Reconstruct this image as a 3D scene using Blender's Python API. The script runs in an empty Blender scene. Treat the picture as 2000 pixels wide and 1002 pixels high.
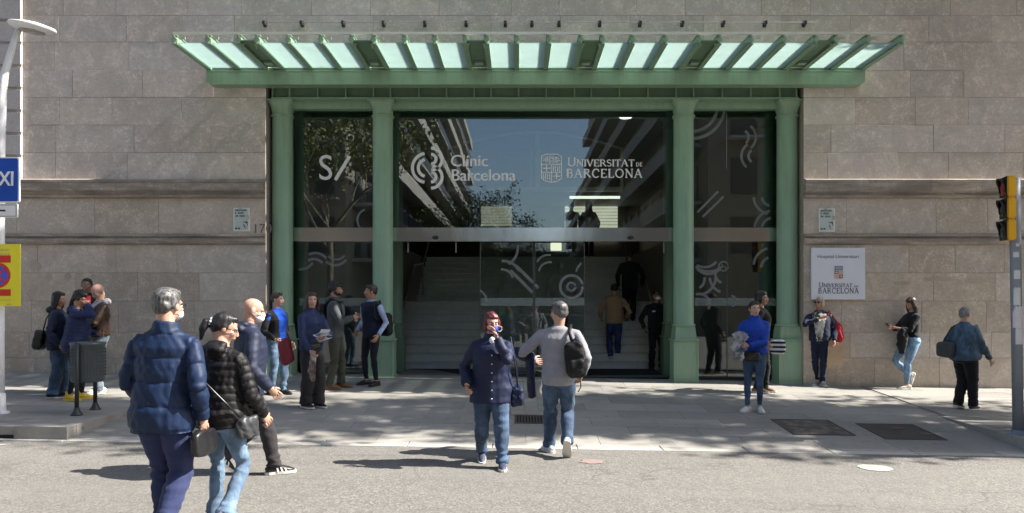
import bpy, bmesh, math, random
import numpy as np
from mathutils import Vector, Matrix, Euler

S = bpy.context.scene
COL = S.collection
R = math.radians
FPX = 1444.0                      # focal length in pixels of the 2000 px wide photograph

# ------------------------------------------------------------------ camera, sky, sun, exposure
cam = bpy.data.objects.new('camera', bpy.data.cameras.new('camera'))
COL.objects.link(cam)
cam.location = (0, 0, 1.5)
cam.rotation_euler = (R(90), 0, 0)
cam.data.sensor_width = 36
cam.data.lens = FPX / 2000 * 36
cam.data.shift_x = -11 / 2000
cam.data.shift_y = 89 / 2000
cam.data.clip_start = 0.05
cam.data.clip_end = 2000
S.camera = cam

W = bpy.data.worlds.new('World'); S.world = W; W.use_nodes = True
wn = W.node_tree.nodes; wl = W.node_tree.links
sky = wn.new('ShaderNodeTexSky'); sky.sky_type = 'NISHITA'; sky.sun_disc = False
sky.sun_elevation = R(44); sky.sun_rotation = R(93)
sky.air_density = 1.0; sky.dust_density = 1.5; sky.ozone_density = 1.0
wn['Background'].inputs['Strength'].default_value = 0.105
wl.new(sky.outputs[0], wn['Background'].inputs[0])
sun = bpy.data.objects.new('sun', bpy.data.lights.new('sun', 'SUN'))
COL.objects.link(sun)
sun.data.energy = 5.0; sun.data.angle = R(0.5); sun.data.color = (1.0, 0.95, 0.88)
sd = Vector((-math.cos(R(44)), 0.008, -math.sin(R(44))))
sun.rotation_euler = sd.to_track_quat('-Z', 'Y').to_euler()
sun.location = (12, -1, 14)
vs = S.view_settings
S.display_settings.display_device = 'sRGB'
vs.view_transform = 'Standard'; vs.look = 'None'; vs.gamma = 1; vs.use_curve_mapping = False
vs.exposure = 1.34
S.cycles.max_bounces = 8; S.cycles.transparent_max_bounces = 16
S.cycles.use_denoising = True

# ------------------------------------------------------------------ helpers
rnd = random.Random(7)

def X(px, d): return (px - 1011) * d / FPX
def Z(py, d): return 1.5 + (590 - py) * d / FPX

def lerp_tab(t, v):
    if v <= t[0][0]: return t[0][1]
    for (a, b), (c, e) in zip(t, t[1:]):
        if v <= c: return b + (e - b) * (v - a) / (c - a)
    return t[-1][1]
GT = [(8.7, 1.71), (10.8, 1.56), (13.5, 1.425), (14.2, 1.43), (16, 1.45)]
XL, XR = -5.3, 6.15               # edges of the raised pavement left and right of the lowered crossing
def gz(x, y, raised=None):
    a = lerp_tab(GT, y)
    if raised is None: raised = (x < XL or x > XR) and y > 8.68
    if raised: a = min(a, 1.56)
    return 1.5 - a - 0.0165 * max(-14, min(14, x))

def solve_d(px, py):
    d = 8.0
    for _ in range(60):
        h = 1.5 - gz(X(px, d), d)
        d = 0.5 * d + 0.5 * (h * FPX / (py - 590))
    return d

class MB:
    """collects vertices and faces of one mesh, with a material index per face"""
    def __init__(s): s.v = []; s.f = []; s.m = []; s.mi = 0
    def add(s, vs_, fs):
        o = len(s.v); s.v += [tuple(v) for v in vs_]
        for f in fs: s.f.append(tuple(i + o for i in f)); s.m.append(s.mi)
        return s
    def box(s, x0, x1, y0, y1, z0, z1):
        return s.add([(x0,y0,z0),(x1,y0,z0),(x1,y1,z0),(x0,y1,z0),(x0,y0,z1),(x1,y0,z1),(x1,y1,z1),(x0,y1,z1)],
              [(0,3,2,1),(4,5,6,7),(0,1,5,4),(1,2,6,5),(2,3,7,6),(3,0,4,7)])
    def bbox(s, x0, x1, y0, y1, z0, z1, b=0.01):
        """box with the four long front edges and the end edges bevelled"""
        bm = bmesh.new(); bmesh.ops.create_cube(bm, size=1)
        bmesh.ops.scale(bm, vec=(x1-x0, y1-y0, z1-z0), verts=bm.verts)
        bmesh.ops.bevel(bm, geom=bm.edges[:], offset=b, segments=2, affect='EDGES')
        bmesh.ops.translate(bm, vec=((x0+x1)/2, (y0+y1)/2, (z0+z1)/2), verts=bm.verts)
        bm.verts.index_update()
        vv = [v.co[:] for v in bm.verts]; ff = [[v.index for v in f.verts] for f in bm.faces]; bm.free()
        return s.add(vv, ff)
    def lathe(s, prof, c=(0,0,0), seg=24, cap=True, phase=0.0):
        """prof: (radius, z) pairs going up"""
        n = len(prof); vv = []
        for r, z in prof:
            for k in range(seg):
                a = 2*math.pi*(k/seg) + phase
                vv.append((c[0]+r*math.cos(a), c[1]+r*math.sin(a), c[2]+z))
        ff = [(i*seg+k, i*seg+(k+1)%seg, (i+1)*seg+(k+1)%seg, (i+1)*seg+k) for i in range(n-1) for k in range(seg)]
        if cap:
            ff.append(tuple(reversed(range(seg)))); ff.append(tuple((n-1)*seg+k for k in range(seg)))
        return s.add(vv, ff)
    def tube(s, pts, rad, seg=8, ref=(1,0,0)):
        v, f = tub(pts, rad, seg, ref); return s.add(v, f)
    def ell(s, c, r, seg=12, rings=8):
        v, f = ell(c, r, None, seg, rings); return s.add(v, f)
    def prism(s, poly, y0, y1):
        """poly: (x,z) outline, extruded along y"""
        n = len(poly)
        a = [(x, y0, z) for x, z in poly] + [(x, y1, z) for x, z in poly]
        return s.add(a, [tuple(range(n)), tuple(reversed(range(n, 2*n)))] + [(i, i+n, (i+1)%n+n, (i+1)%n) for i in range(n)])
    def build(s, name, mats, parent=None, smooth=False, fix=True):
        me = bpy.data.meshes.new(name); me.from_pydata(s.v, [], s.f)
        if not isinstance(mats, (list, tuple)): mats = [mats]
        for m in mats: me.materials.append(m)
        if len(mats) > 1: me.polygons.foreach_set('material_index', s.m)
        if fix:
            bm = bmesh.new(); bm.from_mesh(me); bmesh.ops.recalc_face_normals(bm, faces=bm.faces); bm.to_mesh(me); bm.free()
        if smooth: me.polygons.foreach_set('use_smooth', [True]*len(me.polygons))
        o = bpy.data.objects.new(name, me); COL.objects.link(o)
        if parent: o.parent = parent
        return o

def tub(pts, rad, seg=8, ref=(1,0,0)):
    pts = [Vector(p) for p in pts]; n = len(pts); ref = Vector(ref); vv = []
    for i, p in enumerate(pts):
        t = (pts[min(i+1, n-1)] - pts[max(i-1, 0)]).normalized()
        sd_ = ref - t*ref.dot(t)
        if sd_.length < 0.05: sd_ = Vector((0, 1, 0.3)) - t*t.dot(Vector((0, 1, 0.3)))
        sd_.normalize(); up = t.cross(sd_)
        r = rad[i] if isinstance(rad, (list, tuple)) else rad
        rx, ry = r if isinstance(r, (list, tuple)) else (r, r)
        for k in range(seg):
            a = 2*math.pi*k/seg
            vv.append(p + sd_*(rx*math.cos(a)) + up*(ry*math.sin(a)))
    ff = [(i*seg+k, i*seg+(k+1)%seg, (i+1)*seg+(k+1)%seg, (i+1)*seg+k) for i in range(n-1) for k in range(seg)]
    ff.append(tuple(reversed(range(seg)))); ff.append(tuple((n-1)*seg+k for k in range(seg)))
    return vv, ff

def ell(c, r, M=None, seg=12, rings=8):
    if not isinstance(r, (list, tuple)): r = (r, r, r)
    c = Vector(c); vv = [Vector((0, 0, -r[2]))]
    for i in range(1, rings):
        a = -math.pi/2 + math.pi*i/rings
        for k in range(seg):
            b = 2*math.pi*k/seg
            vv.append(Vector((r[0]*math.cos(a)*math.cos(b), r[1]*math.cos(a)*math.sin(b), r[2]*math.sin(a))))
    vv.append(Vector((0, 0, r[2])))
    if M is not None: vv = [M @ v for v in vv]
    vv = [v + c for v in vv]
    ff = [(0, 1+(k+1)%seg, 1+k) for k in range(seg)]
    for i in range(rings-2):
        o = 1+i*seg
        ff += [(o+k, o+(k+1)%seg, o+seg+(k+1)%seg, o+seg+k) for k in range(seg)]
    o = 1+(rings-2)*seg; t = len(vv)-1
    ff += [(o+k, o+(k+1)%seg, t) for k in range(seg)]
    return vv, ff

def tag(o, label=None, cat=None, group=None, kind=None):
    if label: o['label'] = label
    if cat: o['category'] = cat
    if group: o['group'] = group
    if kind: o['kind'] = kind
    return o
def empty(name, loc=(0,0,0), label=None, cat=None, group=None, rz=0):
    o = bpy.data.objects.new(name, None); COL.objects.link(o)
    o.location = loc; o.rotation_euler = (0, 0, rz); o.empty_display_size = 0.2
    return tag(o, label, cat, group)
def share(o, parent=None, loc=None):
    c = o.copy(); COL.objects.link(c)
    if parent is not None: c.parent = parent
    if loc is not None: c.location = loc
    return c

# ------------------------------------------------------------------ materials
MATS = {}
class N:
    """tiny node helper"""
    def __init__(s, name):
        s.m = bpy.data.materials.new(name); s.m.use_nodes = True; s.t = s.m.node_tree
        s.b = s.t.nodes['Principled BSDF']; s.out = s.t.nodes['Material Output']
    def n(s, typ, **kw):
        x = s.t.nodes.new('ShaderNode'+typ)
        for k, v in kw.items(): setattr(x, k, v)
        return x
    def l(s, a, b): s.t.links.new(a, b)
    def val(s, sock, v):
        if isinstance(v, (int, float, tuple, list)): sock.default_value = v
        else: s.l(v, sock)
    def pos(s, scale=(1,1,1), obj=False):
        tc = s.n('TexCoord'); g = s.n('NewGeometry')
        m = s.n('Mapping'); m.inputs['Scale'].default_value = scale
        s.l(tc.outputs['Object'] if obj else g.outputs['Position'], m.inputs['Vector']); return m.outputs[0]
    def noise(s, vec, scale, detail=4, rough=0.55, dist=0.0):
        x = s.n('TexNoise'); x.inputs['Scale'].default_value = scale; x.inputs['Detail'].default_value = detail
        x.inputs['Roughness'].default_value = rough; x.inputs['Distortion'].default_value = dist
        s.l(vec, x.inputs['Vector']); return x.outputs['Fac']
    def ramp(s, fac, stops):
        x = s.n('ValToRGB'); e = x.color_ramp.elements
        while len(e) > 1: e.remove(e[-1])
        e[0].position = stops[0][0]; e[0].color = col4(stops[0][1])
        for p, c in stops[1:]:
            q = e.new(p); q.color = col4(c)
        s.l(fac, x.inputs[0]); return x.outputs[0]
    def mix(s, f, a, b, mode='MIX'):
        x = s.n('Mix', data_type='RGBA', blend_type=mode)
        s.val(x.inputs[0], f)
        for i, v in ((6, a), (7, b)):
            if isinstance(v, tuple): v = col4(v)
            s.val(x.inputs[i], v)
        return x.outputs[2]
    def math(s, op, a, b=0.0, clamp=False):
        x = s.n('Math', operation=op, use_clamp=clamp); s.val(x.inputs[0], a); s.val(x.inputs[1], b); return x.outputs[0]
    def bump(s, h, strength=0.3, dist=0.01):
        x = s.n('Bump'); x.inputs['Strength'].default_value = strength; x.inputs['Distance'].default_value = dist
        s.l(h, x.inputs['Height']); s.l(x.outputs[0], s.b.inputs['Normal']); return x
    def base(s, c): s.val(s.b.inputs['Base Color'], col4(c) if isinstance(c, tuple) else c)
    def rough(s, r): s.val(s.b.inputs['Roughness'], r)
def col4(c):
    if isinstance(c, (int, float)): return (c, c, c, 1)
    return tuple(c)+(1,) if len(c) == 3 else tuple(c)
def scl(c, k): return tuple(min(1, x*k) for x in c)
def srgb(r, g, b):
    return tuple(((x/255)/12.92 if x/255 <= 0.04045 else ((x/255+0.055)/1.055)**2.4) for x in (r, g, b))

def plain(name, c, rough=0.6, metal=0.0, var=0.12, bump=0.15, sc=30, obj=False, coat=0):
    if name in MATS: return MATS[name]
    n = N(name); p = n.pos(obj=obj)
    a = n.noise(p, sc*0.12, 5); b = n.noise(p, sc, 3)
    f = n.math('ADD', n.math('MULTIPLY', a, 0.7), n.math('MULTIPLY', b, 0.3))
    n.base(n.ramp(f, [(0.3, scl(c, 1-var)), (0.7, scl(c, 1+var))]))
    n.rough(n.math('ADD', n.math('MULTIPLY', a, 0.15), rough-0.07)); n.b.inputs['Metallic'].default_value = metal
    if coat: n.b.inputs['Coat Weight'].default_value = coat
    n.bump(b, bump, 0.004); MATS[name] = n.m; return n.m

def stone(name, c, dark=0.62, fleck=True, joint=False, rand=0.16, stain=0.0):
    n = N(name); p = n.pos()
    oi = n.n('ObjectInfo')
    off = n.n('VectorMath', operation='SCALE'); n.l(oi.outputs['Location'], off.inputs[0]); off.inputs[3].default_value = 1
    rv = n.n('Combine' 'XYZ'); 
    for i in range(3): n.l(oi.outputs['Random'], rv.inputs[i])
    rs = n.n('VectorMath', operation='SCALE'); n.l(rv.outputs[0], rs.inputs[0]); rs.inputs[3].default_value = 37
    ad = n.n('VectorMath', operation='ADD'); n.l(p, ad.inputs[0]); n.l(rs.outputs[0], ad.inputs[1]); q = ad.outputs[0]
    big = n.noise(p, 0.45, 5, 0.6); mid = n.noise(q, 3.2, 7, 0.65, 0.7); fine = n.noise(q, 24, 6, 0.7)
    base = n.ramp(mid, [(0.25, scl(c, 0.80)), (0.5, c), (0.75, scl(c, 1.18))])
    # tone of each block
    tone = n.math('ADD', n.math('MULTIPLY', oi.outputs['Random'], rand*2), 1-rand)
    hs = n.n('HueSaturation'); n.l(base, hs.inputs['Color']); n.l(tone, hs.inputs['Value'])
    sat = n.math('ADD', n.math('MULTIPLY', n.math('FRACT', n.math('MULTIPLY', oi.outputs['Random'], 17.3)), 0.5), 0.72)
    n.l(sat, hs.inputs['Saturation']); cc = hs.outputs[0]
    cc = n.mix(n.ramp(big, [(0.40, (0,0,0)), (0.75, (0.40,)*3)]), cc, scl((c[0]*1.0, c[1]*0.92, c[2]*0.80), dark), 'MIX')
    cc = n.mix(0.3, cc, n.ramp(fine, [(0.3, scl(c, 0.55)), (0.7, scl(c, 1.3))]))
    if fleck:
        v = n.n('TexVoronoi', feature='SMOOTH_F1'); v.inputs['Scale'].default_value = 9; n.l(n.pos((1,1,1.3)), v.inputs['Vector'])
        w = n.noise(q, 14, 5, 0.75, 1.6)
        fm = n.ramp(n.math('MULTIPLY', w, n.math('ADD', mid, 0.45)), [(0.50, (0,0,0)), (0.62, (1,1,1))])
        cc = n.mix(n.math('MULTIPLY', fm, 0.5), cc, scl(c, 1.6))
        dm = n.ramp(n.noise(q, 7, 5, 0.7, 1.0), [(0.30, (1,1,1)), (0.40, (0,0,0))])
        cc = n.mix(n.math('MULTIPLY', dm, 0.25), cc, scl(c, 0.55))
    if stain:
        st = n.noise(n.pos((0.9, 0.9, 7)), 1.0, 6, 0.7)
        cc = n.mix(n.ramp(st, [(0.42, (stain,)*3), (0.62, (0,0,0))]), cc, scl(c, 0.35))
    n.base(cc); n.rough(0.82)
    h = n.math('ADD', n.math('MULTIPLY', mid, 0.6), n.math('MULTIPLY', fine, 0.5)); n.bump(h, 0.32, 0.008)
    MATS[name] = n.m; return n.m

def emis(name, c, s):
    n = N(name); n.base((0.02,)*3); n.b.inputs['Emission Color'].default_value = col4(c); n.b.inputs['Emission Strength'].default_value = s
    MATS[name] = n.m; return n.m

def glass_mat(name, refl=0.22, tint=(0.72, 0.80, 0.77), wav=0.0004):
    n = N(name); t = n.t
    tr = n.n('BsdfTransparent'); tr.inputs[0].default_value = col4(tint)
    gl = n.n('BsdfGlossy'); gl.inputs['Roughness'].default_value = 0.004; gl.inputs[0].default_value = (0.94, 0.97, 1, 1)
    fr = n.n('Fresnel'); fr.inputs[0].default_value = 1.5
    f = n.math('ADD', n.math('MULTIPLY', fr.outputs[0], 1.4), refl-0.05, True)
    mx = n.n('MixShader'); n.l(f, mx.inputs[0]); n.l(tr.outputs[0], mx.inputs[1]); n.l(gl.outputs[0], mx.inputs[2])
    b = n.n('Bump'); b.inputs['Strength'].default_value = 1; b.inputs['Distance'].default_value = wav
    n.l(n.noise(n.pos(), 1.3, 2), b.inputs['Height']); n.l(b.outputs[0], gl.inputs['Normal'])
    n.l(mx.outputs[0], n.out.inputs[0]); MATS[name] = n.m; return n.m

def frost(name, c, a):
    n = N(name)
    tr = n.n('BsdfTransparent'); df = n.n('BsdfDiffuse'); df.inputs[0].default_value = col4(c)
    tl = n.n('BsdfTranslucent'); tl.inputs[0].default_value = col4(c)
    ad = n.n('MixShader'); ad.inputs[0].default_value = 0.35; n.l(df.outputs[0], ad.inputs[1]); n.l(tl.outputs[0], ad.inputs[2])
    mx = n.n('MixShader'); mx.inputs[0].default_value = a; n.l(tr.outputs[0], mx.inputs[1]); n.l(ad.outputs[0], mx.inputs[2])
    n.l(mx.outputs[0], n.out.inputs[0]); MATS[name] = n.m; return n.m

STONE = stone('limestone_upper', (0.540, 0.478, 0.418), rand=0.13)
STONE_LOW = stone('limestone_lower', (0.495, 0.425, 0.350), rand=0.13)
STONE_TRIM = stone('limestone_moulding', (0.46, 0.395, 0.335), stain=0.7)
STONE_PIL = stone('limestone_pilaster', (0.46,0.43,0.42), fleck=False, rand=0.06)
JOINT = plain('joint_mortar', (0.31, 0.265, 0.22), 0.95)

def green_paint(name, c):
    n = N(name); p = n.pos()
    a = n.noise(p, 1.6, 6, 0.6); d = n.noise(n.pos((9, 9, 0.8)), 1.2, 6, 0.7)
    cc = n.mix(n.ramp(d, [(0.48, (0,0,0)), (0.72, (0.6,)*3)]), n.ramp(a, [(0.3, scl(c, 0.9)), (0.7, scl(c, 1.08))]), scl((c[0]*1.1, c[1]*0.85, c[2]*0.85), 0.75))
    n.base(cc); n.rough(n.math('ADD', n.math('MULTIPLY', a, 0.25), 0.30)); n.bump(n.noise(p, 60, 3), 0.05, 0.003)
    MATS[name] = n.m; return n.m
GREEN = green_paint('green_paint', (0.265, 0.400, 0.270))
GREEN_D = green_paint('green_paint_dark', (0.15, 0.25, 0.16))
WHITE = plain('white_paint', (0.78, 0.79, 0.80), 0.4, var=0.04)
BLACK = plain('black_plastic', (0.018, 0.018, 0.02), 0.45)
GREYMET = plain('grey_metal', (0.22, 0.25, 0.29), 0.45, var=0.1)
DARKMET = plain('dark_metal', (0.045, 0.05, 0.05), 0.5, 0.3)
STEEL = N('polished_steel'); STEEL.base((0.62, 0.61, 0.59)); STEEL.b.inputs['Metallic'].default_value = 1; STEEL.rough(0.16)
STEEL.bump(STEEL.noise(STEEL.pos((1, 1, 0.6)), 1.5, 2, 0.5), 0.22, 0.03); STEEL = STEEL.m
GLASS = glass_mat('window_glass', 0.105)
GLASS_D = glass_mat('door_glass', 0.07, (0.74, 0.80, 0.78))
FROST = frost('frosted_film', (0.62, 0.64, 0.64), 0.42)
FROSTB = frost('frosted_band_film', (0.5, 0.56, 0.53), 0.34)
LETTER = plain('white_vinyl', (0.95, 0.95, 0.95), 0.5, var=0.0, bump=0)

def asphalt(name, c, patch=True):
    n = N(name); p = n.pos()
    big = n.noise(p, 0.5, 5); med = n.noise(p, 5, 6, 0.7); fine = n.noise(p, 70, 4, 0.8)
    v = n.n('TexVoronoi'); v.inputs['Scale'].default_value = 55; n.l(p, v.inputs['Vector'])
    st = n.ramp(v.outputs['Color'], [(0.25, scl(c, 0.55)), (0.6, c), (0.9, scl(c, 1.7))])
    cc = n.mix(0.62, n.ramp(fine, [(0.3, scl(c, 0.6)), (0.7, scl(c, 1.4))]), st)
    cc = n.mix(n.ramp(big, [(0.35, (0,0,0)), (0.7, (0.6,)*3)]), cc, scl(c, 0.82))
    cc = n.mix(n.ramp(med, [(0.5, (0,0,0)), (0.72, (0.4,)*3)]), cc, scl(c, 1.25))
    # long tyre-worn streaks that run along the street
    stk = n.noise(n.pos((0.12, 1.6, 1)), 1.3, 4); cc = n.mix(n.ramp(stk, [(0.45, (0,0,0)), (0.7, (0.35,)*3)]), cc, scl(c, 1.22))
    wp = n.n('VectorMath', operation='ADD'); dn_ = n.n('TexNoise'); dn_.inputs['Scale'].default_value = 1.6; dn_.inputs['Detail'].default_value = 5; n.l(p, dn_.inputs['Vector'])
    n.l(p, wp.inputs[0]); n.l(dn_.outputs['Color'], wp.inputs[1])
    ck = n.n('TexVoronoi', feature='DISTANCE_TO_EDGE'); ck.inputs['Scale'].default_value = 0.55; n.l(wp.outputs[0], ck.inputs['Vector'])
    cc = n.mix(n.math('MULTIPLY', n.ramp(ck.outputs['Distance'], [(0.0, (1,1,1)), (0.012, (0,0,0))]), n.ramp(n.noise(p, 0.7, 3), [(0.48, (0,0,0)), (0.6, (0.55,)*3)])), cc, scl(c, 0.35))
    oil = n.noise(n.pos((1, 1.6, 1)), 1.7, 4, 0.5, 0.6); cc = n.mix(n.ramp(oil, [(0.64, (0,0,0)), (0.72, (0.35,)*3)]), cc, scl(c, 0.5))
    gum = n.n('TexVoronoi'); gum.inputs['Scale'].default_value = 2.3; n.l(p, gum.inputs['Vector']); cc = n.mix(n.ramp(gum.outputs['Distance'], [(0.045, (0.5,)*3), (0.06, (0,0,0))]), cc, scl(c, 0.6))
    n.base(cc); n.rough(0.85); n.bump(n.math('ADD', v.outputs['Distance'], fine), 0.5, 0.006)
    MATS[name] = n.m; return n.m
ASPH = asphalt('worn_asphalt', (0.170, 0.160, 0.143))
def pave(name, c, rand=0.13):
    n = N(name); p = n.pos(); oi = n.n('ObjectInfo')
    a = n.noise(p, 1.1, 6, 0.65); b = n.noise(p, 11, 6, 0.75); f = n.noise(p, 90, 3)
    cc = n.ramp(n.math('ADD', n.math('MULTIPLY', a, 0.55), n.math('MULTIPLY', b, 0.45)), [(0.3, scl(c, 0.74)), (0.52, c), (0.72, scl(c, 1.15))])
    cc = n.mix(0.25, cc, n.ramp(f, [(0.3, scl(c, 0.6)), (0.7, scl(c, 1.35))]))
    sp = n.noise(p, 4.5, 4, 0.5, 0.5); cc = n.mix(n.ramp(sp, [(0.66, (0,0,0)), (0.72, (0.5,)*3)]), cc, scl(c, 0.55))
    gum = n.n('TexVoronoi'); gum.inputs['Scale'].default_value = 3.1; n.l(p, gum.inputs['Vector']); cc = n.mix(n.ramp(gum.outputs['Distance'], [(0.07, (0.65,)*3), (0.09, (0,0,0))]), cc, scl(c, 0.42))
    stn = n.noise(n.pos((0.5, 1.3, 1)), 0.9, 6, 0.7, 0.5); cc = n.mix(n.ramp(stn, [(0.5, (0,0,0)), (0.66, (0.5,)*3)]), cc, scl(c, 0.62))
    hs = n.n('HueSaturation'); n.l(cc, hs.inputs['Color']); n.l(n.math('ADD', n.math('MULTIPLY', oi.outputs['Random'], rand*2), 1-rand), hs.inputs['Value'])
    n.base(hs.outputs[0]); n.rough(0.8); n.bump(n.math('ADD', b, f), 0.3, 0.005); MATS[name] = n.m; return n.m
PAVE = pave('paving_stone', (0.29, 0.275, 0.245))
PAVEJ = pave('paving_joint', (0.19, 0.18, 0.16))
KERB = pave('granite_kerb', (0.33, 0.31, 0.28), 0.12)
KERBW = pave('pale_kerb_line', (0.44, 0.42, 0.38), 0.06)
# ================================================================== GROUND
def sheet(name, xs, ys, zf, m, dz=0.0):
    b = MB(); nx, ny = len(xs), len(ys)
    b.add([(x, y, zf(x, y)+dz) for y in ys for x in xs], [(j*nx+i, j*nx+i+1, (j+1)*nx+i+1, (j+1)*nx+i) for j in range(ny-1) for i in range(nx-1)])
    o = b.build(name, m); tag(o, kind='structure'); return o
def frange(a, b, s):
    n = max(1, round((b-a)/s)); return [a+(b-a)*i/n for i in range(n+1)]
XW = [-600, -80, -14, -9, 0, 9, 14, 80, 600]
g = sheet('ground', [-900, -300, -60, 60, 300, 900], [-900, -300, -60, 40, 300, 900], lambda x, y: -0.75, asphalt('far_ground', (0.16, 0.155, 0.145)))
sheet('road', [-60, -14, -7, 0, 7, 14, 60], [-130, -60, -20, -5, 0, 8.7], lambda x, y: gz(x, y, False), ASPH)
pv = sheet('pavement', [-30, -14, -10.5, -8, XL], frange(8.72, 15.2, 0.9)[:1] + [9.5, 10.8, 12, 13.5, 14.2, 15.2], lambda x, y: gz(x, y, True), PAVEJ, -0.012)
pv2 = sheet('crossing_pavement', [XL+0.001, -3, 0, 3, XR-0.001], [8.7, 9.6, 10.8, 12, 13.5, 14.2, 15.6], lambda x, y: gz(x, y, False), PAVEJ, -0.012)
pv3 = sheet('side_pavement', [XR, 8, 10.5, 14, 30], [8.72, 9.5, 10.8, 12, 13.5, 14.2, 15.2], lambda x, y: gz(x, y, True), PAVEJ, -0.012)

def slab(parent, x0, x1, y0, y1, raised, m=PAVE, name='paving_slab'):
    g_ = 0.002; x0 += g_; x1 -= g_; y0 += g_; y1 -= g_
    b = MB(); vv = []
    dzr = rnd.uniform(-0.0015, 0.0015)
    for (x, y) in ((x0,y0),(x1,y0),(x1,y1),(x0,y1)):
        z = gz(x, y, raised); vv.append((x, y, z-0.02)); 
    for (x, y) in ((x0,y0),(x1,y0),(x1,y1),(x0,y1)):
        z = gz(x, y, raised)+dzr; vv.append((x, y, z))
    b.add(vv, [(0,3,2,1),(4,5,6,7),(0,1,5,4),(1,2,6,5),(2,3,7,6),(3,0,4,7)])
    return b.build(name, m, parent, fix=False)
rows = [8.88, 9.36, 9.84, 10.32, 10.8, 11.35, 11.9, 12.45, 13.0, 13.47]
for j in range(len(rows)-1):
    off = 0.45 if j % 2 else 0.0
    for (par, a, b_, rz_) in ((pv, -10.6, XL-0.12, True), (pv2, XL+0.0, XR, False), (pv3, XR+0.12, 9.9, True)):
        x = a
        while x < b_-0.05:
            nx = x + (0.9 if x > a or off == 0 else 0.45)
            if b_-nx < 0.3: nx = b_
            xm = (x+nx)/2
            slab(par, x, nx, rows[j], rows[j+1], rz_); x = nx
for k in range(11):               # slabs inside the portal
    slab(pv2, -4.55+k*0.89, -4.55+(k+1)*0.89, 13.5, 14.14, False)

# kerb: flush pale strip across the crossing, upright stones round the raised corners
kb = tag(MB().box(-0.01, 0.01, 8.78, 8.80, -0.5, -0.45).build('kerb', KERB), kind='structure')
def kerbstone(poly, z0f, z1f, m):
    """poly: four (x,y) corners"""
    b = MB(); c = Vector((sum(p[0] for p in poly)/4, sum(p[1] for p in poly)/4))
    q = [tuple(c + (Vector(p)-c)*0.992) for p in poly]; q2 = [tuple(c + (Vector(p)-c)*0.975) for p in poly]
    n = len(q); vv = [(x, y, z0f(x, y)) for x, y in q] + [(x, y, z1f(x, y)-0.006) for x, y in q] + [(x, y, z1f(x, y)) for x, y in q2]
    ff = [tuple(range(8, 12)), (3,2,1,0)]
    for r_ in (0, 4): ff += [(r_+i, r_+(i+1)%4, r_+4+(i+1)%4, r_+4+i) for i in range(4)]
    b.add(vv, ff); return b.build('kerb_stone', m, kb)
zb = lambda x, y: gz(x, y, False)-0.25
x = XL
while x < XR:
    nx = min(XR, x+1.0); kerbstone([(x,8.62),(nx,8.62),(nx,8.76),(x,8.76)], zb, lambda X_, Y_: gz(X_, Y_, False)+0.006, KERBW); 
    kerbstone([(x,8.76),(nx,8.76),(nx,8.88),(x,8.88)], zb, lambda X_, Y_: gz(X_, Y_, False)+0.002, KERB); x = nx
for sgn, xe in ((-1, XL), (1, XR)):
    x = xe
    for k in range(7):
        nx = x+sgn*0.95; a, c = min(x, nx), max(x, nx)
        kerbstone([(a,8.70),(c,8.70),(c,8.88),(a,8.88)], zb, lambda X_, Y_: gz(X_, 9.0, True)+0.002, KERB)
        kerbstone([(a,8.60),(c,8.60),(c,8.69),(a,8.69)], zb, lambda X_, Y_: gz(X_, Y_, False)+0.006, KERBW); x = nx
    for (y0, y1) in ((8.88, 9.5), (9.5, 10.15), (10.15, 10.8)):
        a, c = (xe-0.13, xe) if sgn < 0 else (xe, xe+0.13)
        kerbstone([(a,y0),(c,y0),(c,y1),(a,y1)], zb, lambda X_, Y_: gz(X_, 9.0, True)+0.002, KERB)
zk = gz(-6.3, 8.6, False)
tag(MB().box(-6.75, -5.93, 8.694, 8.74, zk-0.005, zk+0.045).build('drain_opening', plain('drain_dark', (0.008,)*3, 0.9), kb))

# road markings
def patch(name, pts, m, dz=0.005, raised=False, kind='structure'):
    b = MB(); b.add([(x, y, gz(x, y, raised)+dz) for x, y in pts], [tuple(range(len(pts)))]); o = b.build(name, m, fix=False)
    if kind: tag(o, kind=kind)
    return o
PAINT = pave('worn_road_paint', (0.42, 0.40, 0.36), 0.02)
patch('road_marking', [(-9, 7.85), (-6.2, 8.12), (-5.72, 8.38), (-9, 8.38)], PAINT)
patch('road_marking', [(3.82+0.175*math.cos(a*math.pi/12)*(1+0.06*math.sin(a*3)), 7.9+0.16*math.sin(a*math.pi/12)) for a in range(24)], PAINT)
PINK = pave('faded_red_paint', (0.27, 0.20, 0.18), 0.02)
patch('road_marking', [(0.80+0.12*math.cos(a*math.pi/8)*(1+0.3*math.sin(a*2.3)), 7.98+0.12*math.sin(a*math.pi/8)) for a in range(16)], PINK)

# tactile strip, grate, covers
TACT = pave('tactile_tile', (0.36, 0.33, 0.27), 0.10)
y = 10.42
while y < 13.35:
    for k in range(3):
        x0 = -0.10+k*0.2; b = MB()
        for (a, c, e, f_, h) in [(x0+0.003, x0+0.197, y+0.003, y+0.197, 0.006)] + [(x0+0.012+i*0.047, x0+0.036+i*0.047, y+0.004, y+0.196, 0.012) for i in range(4)]:
            zz = lambda X_, Y_: gz(X_, Y_, False)
            vv = [(X_, Y_, zz(X_, Y_)+hh) for hh in (-0.002, h) for X_, Y_ in ((a,e),(c,e),(c,f_),(a,f_))]
            b.add(vv, [(4,5,6,7),(0,1,5,4),(1,2,6,5),(2,3,7,6),(3,0,4,7)])
        b.build('tactile_tile', TACT, pv2, fix=False)
    y += 0.2
IRON = plain('rusty_iron', (0.10, 0.08, 0.065), 0.8, 0.2, 0.35, 0.4, 25)
PIT = plain('pit_dark', (0.006,)*3, 0.9)
gr = empty('drain_grate', (0.17, 10.12, gz(0.17, 10.12)), 'rectangular iron drain grate at the foot of the ribbed paving strip', 'drain grate')
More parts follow.
